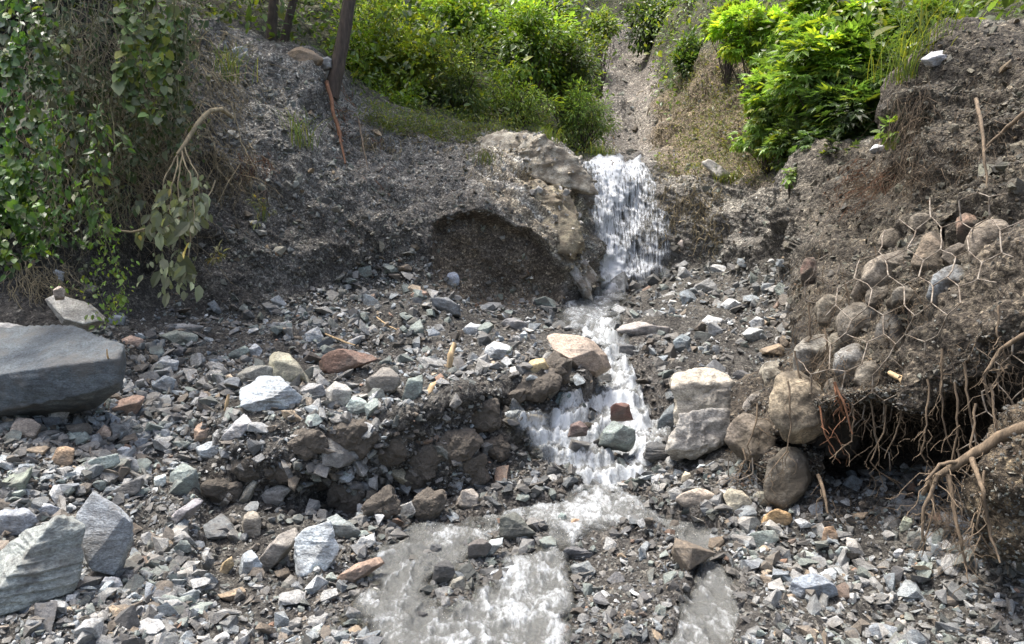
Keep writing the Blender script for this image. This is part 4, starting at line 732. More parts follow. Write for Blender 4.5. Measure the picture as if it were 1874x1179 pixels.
while len(placed) < 285 and tries < 14000:
    tries += 1
    kk = int(R.choice(len(pw), p=pw)); p = VG.reshape(-1, 3)[kk]; X, Yp = project(p)
    if not (10 < X < 1860 and 480 < Yp < 1165): continue
    spx = float(np.clip(np.exp(R.normal(np.log(34+14*(Yp > 820)*(X < 650)), .42)), 18, 100))
    if len(hp) and np.min(np.hypot((hp[:, 0]-X), (hp[:, 1]-Yp))) < 18+spx*.45: continue
    if placed and min(math.hypot(a-X, b-Yp) for a, b in placed) < spx*.75: continue
    h_, n_ = hit(X, Yp)
    if abs(h_.y-p[1]) > .3: continue
    c = int(R.choice(9, p=[.21,.19,.15,.12,.15,.03,.01,.06,.08]))
    ds = sorted(named, key=lambda i: (rock_reg[i][1]-X)**2+(rock_reg[i][2]-Yp)**2)
    sn = "small" if spx < 24 else ("medium" if spx < 36 else "large")
    shp = ["slab", "block", "stone", "chunk"][int(R.integers(4))]
    lab = None
    for i in ds[:4]:
        dx, dy = X-rock_reg[i][1], Yp-rock_reg[i][2]; dist = math.hypot(dx, dy)
        a = math.degrees(math.atan2(-dy, dx)) % 360
        w8 = ["right of", "up and right of", "above", "up and left of", "left of", "down and left of", "below", "down and right of"][int(((a+22.5) % 360)//45)]
        near = "just " if dist < 55 else ("" if dist < 110 else "well ")
        cand = f"{sn} {CN[c][0]} {shp} {near}{w8} the {rock_reg[i][0]}"
        if cand not in used and len(cand.split()) <= 16: lab = cand; break
    if lab is None: continue
    used.add(lab)
    o = bpy.data.objects.new("rubble_stone", MEDP[int(R.integers(26))]); C.link(o)
    s = spx*h_.y/F_PX*1.15
    o.location = h_+Vector((0, 0, s*.10)); o.rotation_euler = (R.normal(0, .5), R.normal(0, .5), R.uniform(0, 6.28))
    o.scale = (s, s*float(R.uniform(.8, 1.2)), s*float(R.uniform(.8, 1.3)))
    cl = np.array(CN[c][1])*math.exp(R.normal(0, .12))
    if mound[kk] > .5: cl = cl*.5+np.array([.06, .056, .048])
    o.color = (*cl, 1)
    tag(o, lab, "stone", "loose stones in the rubble"); placed.append((X, Yp))

# ------------------------------------------------------------------ gabion: round stones behind a torn wire net
GAB = [
 (1464,744,92,122,-12,4.25,(.30,.25,.175),"largest tan egg-shaped gabion boulder bulging beside the cream block"),
 (1372,800,78,74,0,4.5,(.20,.17,.135),"round dark brown gabion boulder below and left of the largest tan one"),
 (1400,752,62,84,20,4.75,(.24,.22,.19),"shaded gabion stone between the cream block and the largest tan boulder"),
 (1498,664,88,104,25,4.6,(.27,.255,.215),"broad grey-tan gabion stone above the largest tan boulder, streaked with roots"),
 (1562,672,70,62,15,4.55,(.25,.25,.235),"smooth grey gabion stone in the gap right of the broad grey-tan stone"),
 (1582,602,88,86,0,4.55,(.20,.18,.145),"mud-caked round gabion stone in the middle of the gabion"),
 (1634,498,98,66,-25,4.55,(.27,.235,.185),"long tan gabion stone near the top of the net"),
 (1592,535,62,50,-20,4.75,(.22,.19,.15),"small tan gabion stone left below the long tan one"),
 (1700,474,54,78,10,4.35,(.25,.20,.145),"upright brown gabion stone right of the long tan one"),
 (1668,545,78,52,-20,4.4,(.17,.155,.125),"low muddy gabion stone under the long tan one"),
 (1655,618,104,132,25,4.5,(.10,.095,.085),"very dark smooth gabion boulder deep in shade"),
 (1742,530,88,76,-30,4.15,(.20,.215,.22),"blue-grey smooth gabion stone under the upper right net"),
 (1812,452,74,92,20,4.0,(.23,.195,.15),"brown gabion boulder at the upper right edge of the net"),
 (1776,420,50,54,0,4.25,(.24,.165,.12),"reddish gabion stone left of the brown upper right boulder"),
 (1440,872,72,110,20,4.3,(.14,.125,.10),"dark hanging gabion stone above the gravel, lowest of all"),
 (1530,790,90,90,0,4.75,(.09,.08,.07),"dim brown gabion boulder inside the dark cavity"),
 (1528,574,62,62,10,4.8,(.22,.195,.15),"small brown gabion stone left of the mud-caked round one"),
 (1543,636,56,52,-15,4.6,(.26,.235,.18),"pale brown gabion stone tucked between the broad grey-tan stone and the mud-caked one"),
 (1612,548,54,44,10,4.6,(.16,.14,.11),"small dark gabion stone between the long tan one and the mud-caked one"),
 (1540,716,60,44,20,4.4,(.19,.17,.135),"flat gabion stone resting on the shaggy earth lip at left"),
 (1606,690,74,56,-10,4.3,(.20,.18,.145),"rough gabion stone resting on the shaggy earth lip in the middle"),
 (1422,694,56,58,30,4.9,(.27,.25,.20),"half-buried gabion stone up and left of the largest tan boulder"),
 (1752,470,48,42,0,4.3,(.15,.13,.105),"small dim gabion stone between the upright brown and the upper right boulders"),
 (1690,412,46,40,0,4.7,(.20,.175,.135),"topmost small gabion stone sticking out of the soil above the upright brown one"),
 (1640,440,52,40,-10,4.8,(.22,.19,.145),"gabion stone sticking out of the soil above the long tan one"),
 (1478,500,28,52,0,5.4,(.16,.10,.08),"small dark red gabion stone at the left upper corner"),
]
for (gx, gy, gw, gh, gr, gY_, gc, gl) in GAB:
    hy = hit(gx, gy)[0].y
    if hy < gY_+.3 or gx > 1540: gY_ = min(gY_+.2, hy-.03) if gx > 1540 and gy < 700 else min(gY_, hy-.02)
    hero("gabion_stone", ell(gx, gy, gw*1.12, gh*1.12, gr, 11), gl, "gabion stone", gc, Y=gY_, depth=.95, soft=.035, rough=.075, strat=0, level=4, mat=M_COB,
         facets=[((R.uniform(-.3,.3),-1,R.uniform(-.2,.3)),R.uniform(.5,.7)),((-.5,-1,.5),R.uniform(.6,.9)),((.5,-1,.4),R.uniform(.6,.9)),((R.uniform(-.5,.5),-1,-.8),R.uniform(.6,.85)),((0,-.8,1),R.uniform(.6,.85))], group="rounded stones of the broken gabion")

CL_P, CL_N = [], []
def soil_lump(name, prof, label, seedn, amp_=.05, colr=(.082,.068,.050)):
    """lumpy soil mass: profile of cross ridges; each entry (px,py_top,Y_top,py_mid,Y_mid,py_bot,Y_bot)"""
    pr = np.array(prof, float); xs = np.linspace(pr[0, 0], pr[-1, 0], 150)
    q = pchip(pr[:, 0], pr[:, 1:], xs)
    rows = []
    seq = [(q[:, 0], q[:, 1]+.9, .25), (q[:, 0]-2, q[:, 1]+.25, 0), (q[:, 0], q[:, 1], 0), (q[:, 2], q[:, 3], 0), (q[:, 4], q[:, 5], 0), (q[:, 4]-10, q[:, 5]+.35, 0)]
    ctl = np.array([at_np(xs, a, b)-np.array([0, 0, c]) for a, b, c in seq])
    tq = np.concatenate([np.linspace(i, i+1, n_, endpoint=False) for i, n_ in enumerate((10, 14, 50, 60, 16))]+[[5.0]])
    G = pchip(np.arange(6), ctl, tq); nn = grid_normals(G)
    Gv = G.reshape(-1, 3)
    Gv = Gv+nn.reshape(-1, 3)*((fbm(Gv, .3, 6, seedn, .55)*amp_+np.abs(fbm(Gv, .08, 3, seedn+3))*.015)[:, None])
    r_, c_ = G.shape[:2]; i_ = np.arange(r_*c_).reshape(r_, c_)
    f = np.stack([i_[:-1, :-1], i_[:-1, 1:], i_[1:, 1:], i_[1:, :-1]], -1).reshape(-1, 4)
    cl = np.tile(colr, (len(Gv), 1))*(1+.35*fbm(Gv, .25, 3, seedn+5))[:, None]
    o = mesh_np(name, Gv, f, M_SOIL, cols=np.clip(cl, .02, 1), smooth=True, attrs={"wet": np.zeros(len(Gv))})
    CL_P.append(Gv); CL_N.append(nn.reshape(-1, 3)); tag(o, label, "earth clod"); return o
soil_lump("earth_clod", [(1335,700,5.0,760,4.75,800,4.7),(1380,672,5.05,735,4.75,800,4.62),(1430,650,5.0,720,4.7,790,4.5),(1480,628,4.95,700,4.62,800,4.5),(1540,600,4.9,640,4.62,700,4.55)], "stony earth packed between the gabion boulders above the cream block", 70)
soil_lump("earth_clod", [(1385,830,4.55,860,4.45,890,4.5),(1420,815,4.5,850,4.4,905,4.45),(1465,815,4.45,860,4.38,912,4.45),(1510,828,4.5,850,4.42,880,4.6)], "dark earth clod hanging under the largest tan gabion boulder", 71, colr=(.06,.048,.036))
soil_lump("earth_clod", [(1640,720,3.95,735,3.82,755,3.85),(1670,640,4.0,700,3.75,760,3.8),(1730,560,4.0,660,3.62,730,3.7),(1790,500,3.85,620,3.5,690,3.55),(1850,440,3.75,580,3.4,660,3.45),(1930,380,3.6,540,3.2,640,3.25)], "big stony earth mass slumped over the net at the right edge", 72, amp_=.085, colr=(.095,.080,.060))
soil_lump("earth_clod", [(1480,735,4.35,748,4.25,765,4.3),(1530,712,4.3,728,4.15,748,4.2),(1600,700,4.2,715,4.02,735,4.1),(1660,705,4.1,722,3.98,745,4.05)], "shaggy earth lip with roots over the dark cavity", 73, amp_=.045, colr=(.07,.055,.038))
soil_lump("earth_clod", [(1790,900,3.3,940,3.2,1000,3.25),(1830,800,3.25,900,3.05,1010,3.1),(1900,720,3.1,880,2.9,1030,2.95)], "brown rooty earth bulge low at the right edge", 74, amp_=.08, colr=(.12,.095,.062))

cP, cN = np.vstack(CL_P), np.vstack(CL_N); k_ = R.integers(0, len(cP), 7000); cN[cN[:, 1] > 0] *= -1
cc = PAL[R.choice(10, len(k_), p=wts/wts.sum())]*np.array([.42, .40, .35])*np.exp(R.normal(0, .35, (len(k_), 1)))+.01
stone_batch("earth_pebbles", cP[k_]+R.normal(0, .008, (len(k_), 3)), np.clip(np.exp(R.normal(np.log(.014), .5, len(k_))), .006, .06), .9, cc, "small pebbles stuck in the earth clods of the right bank", "pebbles", sink=.3, nrm=cN[k_])
# tubes
def tubes(paths, sides=5):
    V_, F_, off = [], [], 0
    for pts, rad in paths:
        pts = np.asarray(pts, float); n = len(pts)
        if n < 2: continue
        rad = np.broadcast_to(np.asarray(rad, float), (n,)) if np.ndim(rad) == 0 or len(rad) == n else np.interp(np.linspace(0, 1, n), np.linspace(0, 1, len(rad)), rad)
        t = np.gradient(pts, axis=0); t /= np.linalg.norm(t, axis=1)[:, None]+1e-9
        ref = np.array([.31, .95, .05]) if abs(t[0] @ np.array([.31, .95, .05])) < .9 else np.array([1., 0, 0])
        u = np.cross(t, ref); u /= np.linalg.norm(u, axis=1)[:, None]+1e-9; w_ = np.cross(t, u)
        a = np.linspace(0, 2*np.pi, sides, endpoint=False)
        ring = pts[:, None]+rad[:, None, None]*(np.cos(a)[None, :, None]*u[:, None]+np.sin(a)[None, :, None]*w_[:, None])
        V_.append(ring.reshape(-1, 3)); i = np.arange(n*sides).reshape(n, sides); j = np.roll(i, -1, 1)
        F_.append(np.stack([i[:-1], j[:-1], j[1:], i[1:]], -1).reshape(-1, 4)+off); off += n*sides
    return np.vstack(V_), np.vstack(F_)
def wander(p0, p1, n, jit, rng=R):
    """crooked path between two points"""
    p0 = np.array(p0); p1 = np.array(p1); t = np.linspace(0, 1, n)[:, None]
    L_ = np.linalg.norm(p1-p0); j = np.cumsum(rng.normal(0, 1, (n, 3)), 0); j -= t*j[-1]
    return p0+(p1-p0)*t+j*(jit*L_/math.sqrt(n))
def path_px(pts, sub=5, jit=.04):
    w3 = [np.array(at(*p)) for p in pts]; out = []
    for a, b in zip(w3[:-1], w3[1:]):
        seg_ = wander(a, b, sub+1, jit); out.append(seg_ if not out else seg_[1:])
    return np.vstack(out)
GY = lambda x, y: hit(x, y)[0].y
# wire nets
def hexnet(poly, cell, Yf, label, rad=.0035, keep=.98, skew=(0, 0), seed_=1):
    rng = np.random.default_rng(seed_); xs = [p[0] for p in poly]; ys = [p[1] for p in poly]
    w_ = cell; h_ = cell*1.25; nodes = {}; edges = []
    def node(i, j, k):
        key = (i, j, k)
        if key not in nodes:
            x = xs_[0]+i*w_+(w_/2 if j % 2 else 0); y = ys_[0]+j*h_*.75
            y += -h_*.25 if k else h_*.25
            x += skew[0]*(y-ys_[0]); y += skew[1]*(x-xs_[0])
            nodes[key] = (x+rng.normal(0, cell*.07), y+rng.normal(0, cell*.07))
        return nodes[key]
    xs_ = (min(xs)-60,); ys_ = (min(ys)-60,)
    for j in range(int((max(ys)-min(ys)+120)/(h_*.75))):
        for i in range(int((max(xs)-min(xs)+160)/w_)):
            a, b = (i, j, 1), (i, j, 0); node(*a); node(*b); edges.append((a, b))
            o_ = 1 if j % 2 else 0
            for di in (0, 1):
                c = (i-1+o_+di, j+1, 1); node(*c); edges.append((b, c))
    paths = []; kept = []
    for a, b in edges:
        pa, pb = nodes[a], nodes[b]; mx_, my_ = (pa[0]+pb[0])/2, (pa[1]+pb[1])/2
        if not bool(inpoly(np.array([mx_]), np.array([my_]), poly)[0]) or rng.random() > keep: continue
        kept.append((a, b))
    comp = {}
    def find(q_):
        while comp.setdefault(q_, q_) != q_: q_ = comp[q_]
        return q_
    for a, b in kept: comp[find(a)] = find(b)
    cnts = {}
    for a, b in kept: cnts[find(a)] = cnts.get(find(a), 0)+1
    best = max(cnts, key=cnts.get)
    for a, b in kept:
        if find(a) != best: continue
        pa, pb = nodes[a], nodes[b]
        A = np.array(at(pa[0], pa[1], Yf(*pa))); B = np.array(at(pb[0], pb[1], Yf(*pb)))
        r = rad*(1.5 if a[:2] == b[:2] else 1.0)
        paths.append((wander(A, B, 4, .035, rng), r))
    V_, F_ = tubes(paths, 5)
    o = mesh_np("wire_net", V_, F_, M_WIRE, smooth=True); tag(o, label, "wire netting")
def ys1(x, y):
    return float(np.percentile([hit(x+a, y+b)[0].y for a in (-35, 0, 35) for b in (-35, 0, 35)], 12))-.19
hexnet([(1540,490),(1700,370),(1840,340),(1890,430),(1790,540),(1700,630),(1660,760),(1500,770),(1440,700),(1500,600)], 56, ys1, "wire netting with big hexagon holes hung over the upper gabion stones", rad=.0031, seed_=3, skew=(-.15, 0))
hexnet([(1500,720),(1640,730),(1640,850),(1500,840),(1440,780)], 50, lambda x, y: 4.12, "torn wire netting hanging across the dark cavity", rad=.003, keep=.55, seed_=5)
hexnet([(1660,620),(1780,560),(1880,560),(1880,900),(1740,960),(1680,840)], 58, lambda x, y: 3.62-.0018*(x-1700), "wire netting tangled with roots on the right edge", rad=.0030, keep=.7, seed_=8, skew=(.12, .1))
hexnet([(1310,835),(1400,835),(1470,850),(1450,880),(1320,880)], 42, lambda x, y: 4.32, "short bent wire netting under the round dark brown gabion boulder", rad=.003, keep=.8, seed_=9)
hexnet([(1465,470),(1560,470),(1545,560),(1500,640),(1465,600)], 44, lambda x, y: 4.85, "rusty wire netting at the upper left corner of the gabion", rad=.003, keep=.75, seed_=12)

# ------------------------------------------------------------------ roots
def root_obj(paths, label, mat=M_ROOT, name="exposed_root", group=None, cat="root"):
    if mat is M_ROOT or mat is M_RUST:
        ex = []
        for pth, rd in paths:
            r0 = float(np.ravel(rd)[0]); 
            for _ in range(5 if len(pth) > 8 else 2):
                i = int(R.integers(1, len(pth)-1)); ln = R.uniform(.05, .16)*(1+r0*25); e = pth[i]+np.array([R.normal(0, .6), R.normal(-.1, .3), -abs(R.normal(.7, .3))])*ln
                ex.append((wander(pth[i], e, 7, .2), [min(r0*.4, .003), .0009]))
        paths = list(paths)+ex
    V_, F_ = tubes(paths, 7); V_ = V_+np.stack([vn(V_*45+a*9, 3+a) for a in range(3)], 1)*.0022; return tag(mesh_np(name, V_, F_, mat, smooth=True), label, cat, group)
root_obj([(path_px([(1628,682,3.95),(1650,694,3.85),(1664,715,3.8),(1667,735,3.8)], 6, .03), [.012,.017,.020,.017])], "thick pale broken root stub curling over the dark cavity", M_PALE)
root_obj([(path_px([(1920,770,2.9),(1830,800,3.1),(1760,845,3.2),(1706,878,3.25),(1688,905,3.3)]), [.028,.026,.02,.014,.008]),
          (path_px([(1760,845,3.2),(1720,850,3.2),(1695,880,3.2)]), [.010,.006]),
          (path_px([(1735,868,3.2),(1745,930,3.15),(1760,990,3.1),(1770,1040,3.1)]), [.010,.008,.004]),
          (path_px([(1716,872,3.22),(1690,930,3.2),(1688,990,3.2)]), [.010,.005]),
          (path_px([(1780,840,3.15),(1800,900,3.0),(1812,980,3.0),(1830,1030,2.95)]), [.012,.007,.004])], "big forked root spreading down over the stones at the right edge")
root_obj([(path_px([(1880,610,3.2),(1830,640,3.3),(1800,690,3.3),(1812,740,3.3)]), [.012,.008,.004])], "bent root crossing the net at the far right")
root_obj([(path_px([(1880,205,4.2),(1836,240,4.35),(1806,268,4.4)]), [.014,.011,.007])], "straight root slanting out of the top right bank")
root_obj([(path_px([(1788,180,4.7),(1798,240,4.5),(1802,300,4.4),(1806,345,4.35)]), [.012,.010,.008,.005])], "long pale root hanging down the upper right bank")
root_obj([(path_px([(1545,760,4.15),(1530,720,4.1),(1528,700,4.15)]), [.006,.008]), (path_px([(1528,700,4.1),(1545,740,4.05),(1560,795,4.02)]), [.009,.004])], "forked pinkish root dangling in front of the dark cavity", M_RUST)
root_obj([(path_px([(1500,745,4.2),(1508,790,4.15),(1528,828,4.15)]), [.006,.005,.003])], "curved thin root right of the largest tan gabion boulder", M_RUST)
root_obj([(path_px([(1497,870,4.2),(1508,905,4.1),(1515,940,4.05)]), [.012,.010,.005])], "short shaggy root stump over the right gravel")
# hanging single roots in the cavity and on the banks
hang = []
for i, (x, y, L_, Y_) in enumerate([(1385,740,110,4.4),(1440,700,180,4.1),(1455,640,150,4.35),(1480,560,160,4.7),(1510,600,130,4.45),(1545,520,110,4.6),(1600,450,90,4.8),(1560,730,110,4.1),(1590,720,130,4.1),(1622,740,150,4.05),(1650,720,120,4.0),(1695,690,200,3.7),(1720,640,220,3.65),(1745,700,230,3.6),(1770,660,240,3.5),(1790,740,220,3.35),(1815,700,260,3.2),(1830,560,150,3.4),(1700,860,160,3.25),(1800,860,150,3.05),(1360,820,60,4.4),(1410,850,60,4.35),(1645,230,170,6.0),(1668,210,190,5.9),(1690,250,150,5.7),(1720,260,140,5.4),(1755,300,120,5.0),(1780,380,100,4.6)]):
    side = "bank" if y < 400 else "gabion"
    pth = path_px([(x,y,Y_),(x+R.normal(0,8),y+L_*.35,Y_-.03),(x+R.normal(0,16),y+L_*.7,Y_-.02),(x+R.normal(0,24),y+L_,Y_)], 5, .06)
    ps = [(pth, [.006,.005,.004,.002])]
    for b in range(int(R.integers(1, 4))):
        k = int(R.integers(3, len(pth)-3)); e = pth[k]+np.array([R.normal(0,.07), R.normal(-.02,.02), -abs(R.normal(.09,.04))]); ps.append((wander(pth[k], e, 6, .12), [.003,.001]))
    lb_ = None
    if side == "gabion":
        for _, g in sorted((math.hypot(g_[0]-x, g_[1]-(y+L_/2)), k_) for k_, g_ in enumerate(GAB)):
            dx, dy = x-GAB[g][0], y+L_/2-GAB[g][1]
            w8 = ("right of" if dx > 0 else "left of") if abs(dx) > abs(dy) else ("hanging below" if dy > 0 else "hanging above")
            lb_ = "%s brown root %s the %s" % ("long" if L_ > 170 else "thin", w8, " ".join(GAB[g][7].split()[:7]).rstrip(","))
            while lb_.split()[-1] in ("the", "in", "of", "left", "near", "deep", "at", "and", "beside", "below", "between", "right", "with"): lb_ = lb_.rsplit(" ", 1)[0]
            if lb_ not in used: used.add(lb_); break
    root_obj(ps, lb_ if lb_ else "thin brown root trailing down the upper right bank", group="roots dangling from the gabion" if side == "gabion" else "roots trailing down the upper right bank", name="hanging_root")
# fine rootlets: countless
def fine(name, specs, label, mat, r=.0014, cat="rootlets"):
    ps = []
    for (x0, x1, y0, y1, L0, L1, n, off, slope) in specs:
        for _ in range(n):
            x = R.uniform(x0, x1); y = R.uniform(y0, y1); h_, nn = hit(x, y); Y_ = h_.y-off-abs(R.normal(0, .03)); L_ = R.uniform(L0, L1)
            A = np.array(at(x, y, Y_)); s = L_*Y_/F_PX
            B = A+np.array([slope*s+R.normal(0, .4)*s, R.normal(0, .15)*s, -s*R.uniform(.5, 1)])
            ps.append((wander(A, B, 8, .24), [r*Y_/4*R.uniform(.7, 1.8), r*Y_/4*.4]))
    V_, F_ = tubes(ps, 3); return tag(mesh_np(name, V_, F_, mat, smooth=True), label, cat, kind="stuff")
fine("fine_roots", [(1640,1710,150,330,60,170,170,.05,-.15),(1575,1650,300,350,30,80,70,.05,-.7),(1740,1840,120,330,40,140,80,.04,0),(1460,1560,480,680,30,110,160,.12,-.3),(1560,1700,480,620,20,80,70,.12,0),(1400,1500,640,800,20,90,120,.25,-.1),(1330,1420,720,850,20,80,70,.2,0),(1500,1660,700,790,15,90,110,.12,.1),(1420,1700,430,720,12,60,260,.05,0),(1650,1860,620,860,30,150,190,.2,.2),(1700,1860,850,980,40,120,220,.3,.1),(1490,1700,880,950,20,70,80,.1,0),(1430,1500,840,880,20,80,50,.2,0)],
     "fine brown rootlets bristling from the right bank and gabion", M_ROOT)
fine("fine_rust_roots", [(1570,1640,290,345,30,90,60,.04,-.8),(430,500,280,310,20,60,60,.05,0),(600,640,130,250,40,120,40,.05,.1),(645,720,240,330,30,90,14,.05,0)], "fine reddish roots of the bank crest", M_RUST)
fine("dry_stems", [(1190,1400,110,330,15,60,900,.02,.4),(1200,1290,200,420,20,70,240,.04,.1),(660,900,225,275,15,45,260,.03,-.3),(1270,1330,330,450,20,70,90,.05,0),(850,1000,250,330,12,40,160,.03,-.4)], "dry brown and straw stems lying on the slopes beside the waterfall", M_DRY, r=.0022, cat="dry stems")
root_obj([(path_px([(598,150,10.1),(618,230,9.8),(632,300,9.5)]), [.03,.022,.01]), (path_px([(606,190,10.1),(628,260,9.7)]), [.02,.01])], "roots of the leaning tree running down the bank", M_RUST)
root_obj([(path_px([(657,222,10.2),(664,265,9.9),(674,312,9.6)], 6, .03), [.012,.010,.005])], "single orange-brown root hanging on the middle bank")

# broken wood in the rubble
root_obj([(path_px([(822,672,5.85),(824,650,5.85),(832,628,5.9)], 5, .03), [.022,.026,.018])], "upright pale orange piece of broken wood on the rubble mound", M_PALE, name="broken_wood", cat="wood")
root_obj([(path_px([(788,742,5.3),(784,722,5.3),(792,706,5.35),(812,696,5.45)], 5, .03), [.018,.026,.024,.014])], "curved pale yellow piece of broken wood on the edge of the mound", M_PALE, name="broken_wood", cat="wood")
root_obj([(path_px([(412,752,5.15),(416,735,5.15),(418,722,5.15)], 4, .03), [.008,.014,.008])], "small orange splinter of wood near the large blue-white rock", M_PALE, name="broken_wood", cat="wood")
root_obj([(path_px([(204,690,5.0),(201,665,4.85),(196,640,4.75)], 4, .03), [.006,.008,.004])], "short tan stick leaning on the huge dark boulder", M_PALE, name="stick", cat="stick")
root_obj([(path_px([(595,612,7.05),(630,626,6.8),(650,632,6.75)], 4, .02), [.008,.010,.006])], "yellow straight stick lying right of the rusty boulder's top", M_PALE, name="stick", cat="stick")
root_obj([(path_px([(690,580,7.6),(712,598,7.3),(728,604,7.2)], 4, .02), [.007,.009,.006])], "yellow stick on the rubble crest left of centre", M_PALE, name="stick", cat="stick")

# ------------------------------------------------------------------ leaves
def leaf_shape(kind):
    if kind == 'oval':
        v = [(0,0,0),(.28,.24,.05),(.66,.22,.03),(1,0,-.14),(.66,-.22,.03),(.28,-.24,.05),(.5,0,-.03)]; f = [(6,1,0),(6,2,1),(6,3,2),(6,4,3),(6,5,4),(6,0,5)]
    elif kind == 'lance':
        v = [(0,0,0),(.45,.13,.02),(1,0,-.15),(.45,-.13,.02)]; f = [(0,3,2),(0,2,1)]
    elif kind == 'heart':
        v = [(.05,0,0),(-.08,.25,.04),(.3,.45,.03),(.7,.25,-.02),(1,0,-.1),(.7,-.25,-.02),(.3,-.45,.03),(-.08,-.25,.04),(.4,0,-.05)]
        f = [(8,i,(i % 7)+1) for i in range(1, 8)]; f = [(8,0,1),(8,1,2),(8,2,3),(8,3,4),(8,4,5),(8,5,6),(8,6,7),(8,7,0)]
    else:  # lobed, five fingers
        v = [(0,0,0)]; f = []
        for a, l in ((-75,.62),(-38,.85),(0,1.0),(38,.85),(75,.62)):
            r = math.radians(a); c, s = math.cos(r), math.sin(r); k = len(v)
            v += [(c*l*.5+s*.15, s*l*.5-c*.15, .04), (c*l, s*l, -.12*l), (c*l*.5-s*.15, s*l*.5+c*.15, .04)]
            f += [(0,k,k+1),(0,k+1,k+2)]
    return np.array(v, float), np.array(f)
LS = {k: leaf_shape(k) for k in ('oval', 'lance', 'heart', 'lobed')}
def leaves(pos, dirs, nrm, size, kind, cols):
    v, f = LS[kind]; n = len(pos)
    x = dirs/(np.linalg.norm(dirs, axis=1)[:, None]+1e-9)
    z = nrm-(nrm*x).sum(1)[:, None]*x; z /= np.linalg.norm(z, axis=1)[:, None]+1e-9; y = np.cross(z, x)
    W = pos[:, None]+size[:, None, None]*(v[None, :, 0:1]*x[:, None]+v[None, :, 1:2]*y[:, None]+v[None, :, 2:3]*z[:, None])
    return W.reshape(-1, 3), (f[None]+(np.arange(n)*len(v))[:, None, None]).reshape(-1, 3), np.repeat(cols, len(v), 0)
def unit(n, rng=R):
    a = rng.normal(size=(n, 3)); return a/np.linalg.norm(a, axis=1)[:, None]
def leafcol(n, base, var=.25, yellow=.15, dull=0):
    c = np.tile(np.array(base), (n, 1))*np.exp(R.normal(0, var, (n, 1)))
    yl = R.random(n) < yellow; c[yl] = c[yl]*np.array([1.7, 1.25, .7])
    if dull:
        g = R.random(n) < dull; c[g] = c[g]*.4+np.array([.11, .11, .08])
    return np.clip(c, 0, .6)
def shrub(px_, py_, w_, h_, Y, nleaf, lsize, kind, base, label, cat="bush", group=None, name="shrub", clumps=26, droop=.3, yellow=.15, mat=None, dull=0, base_y=None, deep=.8, hang=False):
    cen = np.array(at(px_, py_, Y)); rx = w_/2*Y/F_PX; rz = h_/2*Y/F_PX; ry = deep*(rx+rz)/2
    gz = ground_z(cen[0], cen[1]+ry*.3)
    root = np.array([cen[0], cen[1]+ry*.3, min(gz, cen[2])])
    if hang: root = cen+np.array([0, ry, rz*1.1])
    o = empty(name, root)
    cc_ = unit(clumps)*(R.random((clumps, 1))**.5)*np.array([rx, ry, rz])*R.uniform(.75, 1.2, (clumps, 1))+cen
    cr = R.uniform(.22, .42, clumps)*min(rx, rz)+.03
    per = R.integers(0, clumps, nleaf); u = unit(nleaf); rad_ = (R.random((nleaf, 1))**.4)
    pos = cc_[per]+u*cr[per][:, None]*rad_*np.array([1.15, 1.15, .85])
    out = pos-cen; out /= np.linalg.norm(out, axis=1)[:, None]+1e-9
    dirs = u*.7+out*.7+unit(nleaf)*.5; dirs[:, 2] -= droop
    nrm = out*.5+u*.4+np.array([0, -.15, .9])+unit(nleaf)*.45
    tone = R.uniform(.5, 1.35, clumps)[per][:, None]
    base = tuple((np.array(base)*.82+np.mean(base)*.18)*np.array([1.4, 1.28, 1.1]))
    cols = leafcol(nleaf, base, .2, yellow, dull)*tone
    V_, F_, C_ = leaves(pos, dirs, nrm, lsize*np.exp(R.normal(0, .28, nleaf)), kind, cols)
    mesh_np("foliage", V_, F_, mat or M_LEAF, parent=o, cols=C_)
    ps = []
    for k in range(0, clumps):
        mid = root*.45+cc_[k]*.55+R.normal(0, .06, 3)*rx
        p = np.vstack([wander(root, mid, 5, .05), wander(mid, cc_[k], 5, .06)[1:]]); t0 = max(.006, rx*.022)
        ps.append((p, [t0, t0*.7, t0*.3]))
    V_, F_ = tubes(ps, 5); mesh_np("branches", V_, F_, M_BARK, parent=o, smooth=True)
    return tag(o, label, cat, group)
G_BR = (.20, .29, .045); G_MID = (.085, .145, .035); G_DK = (.04, .085, .022); G_OL = (.10, .13, .035)
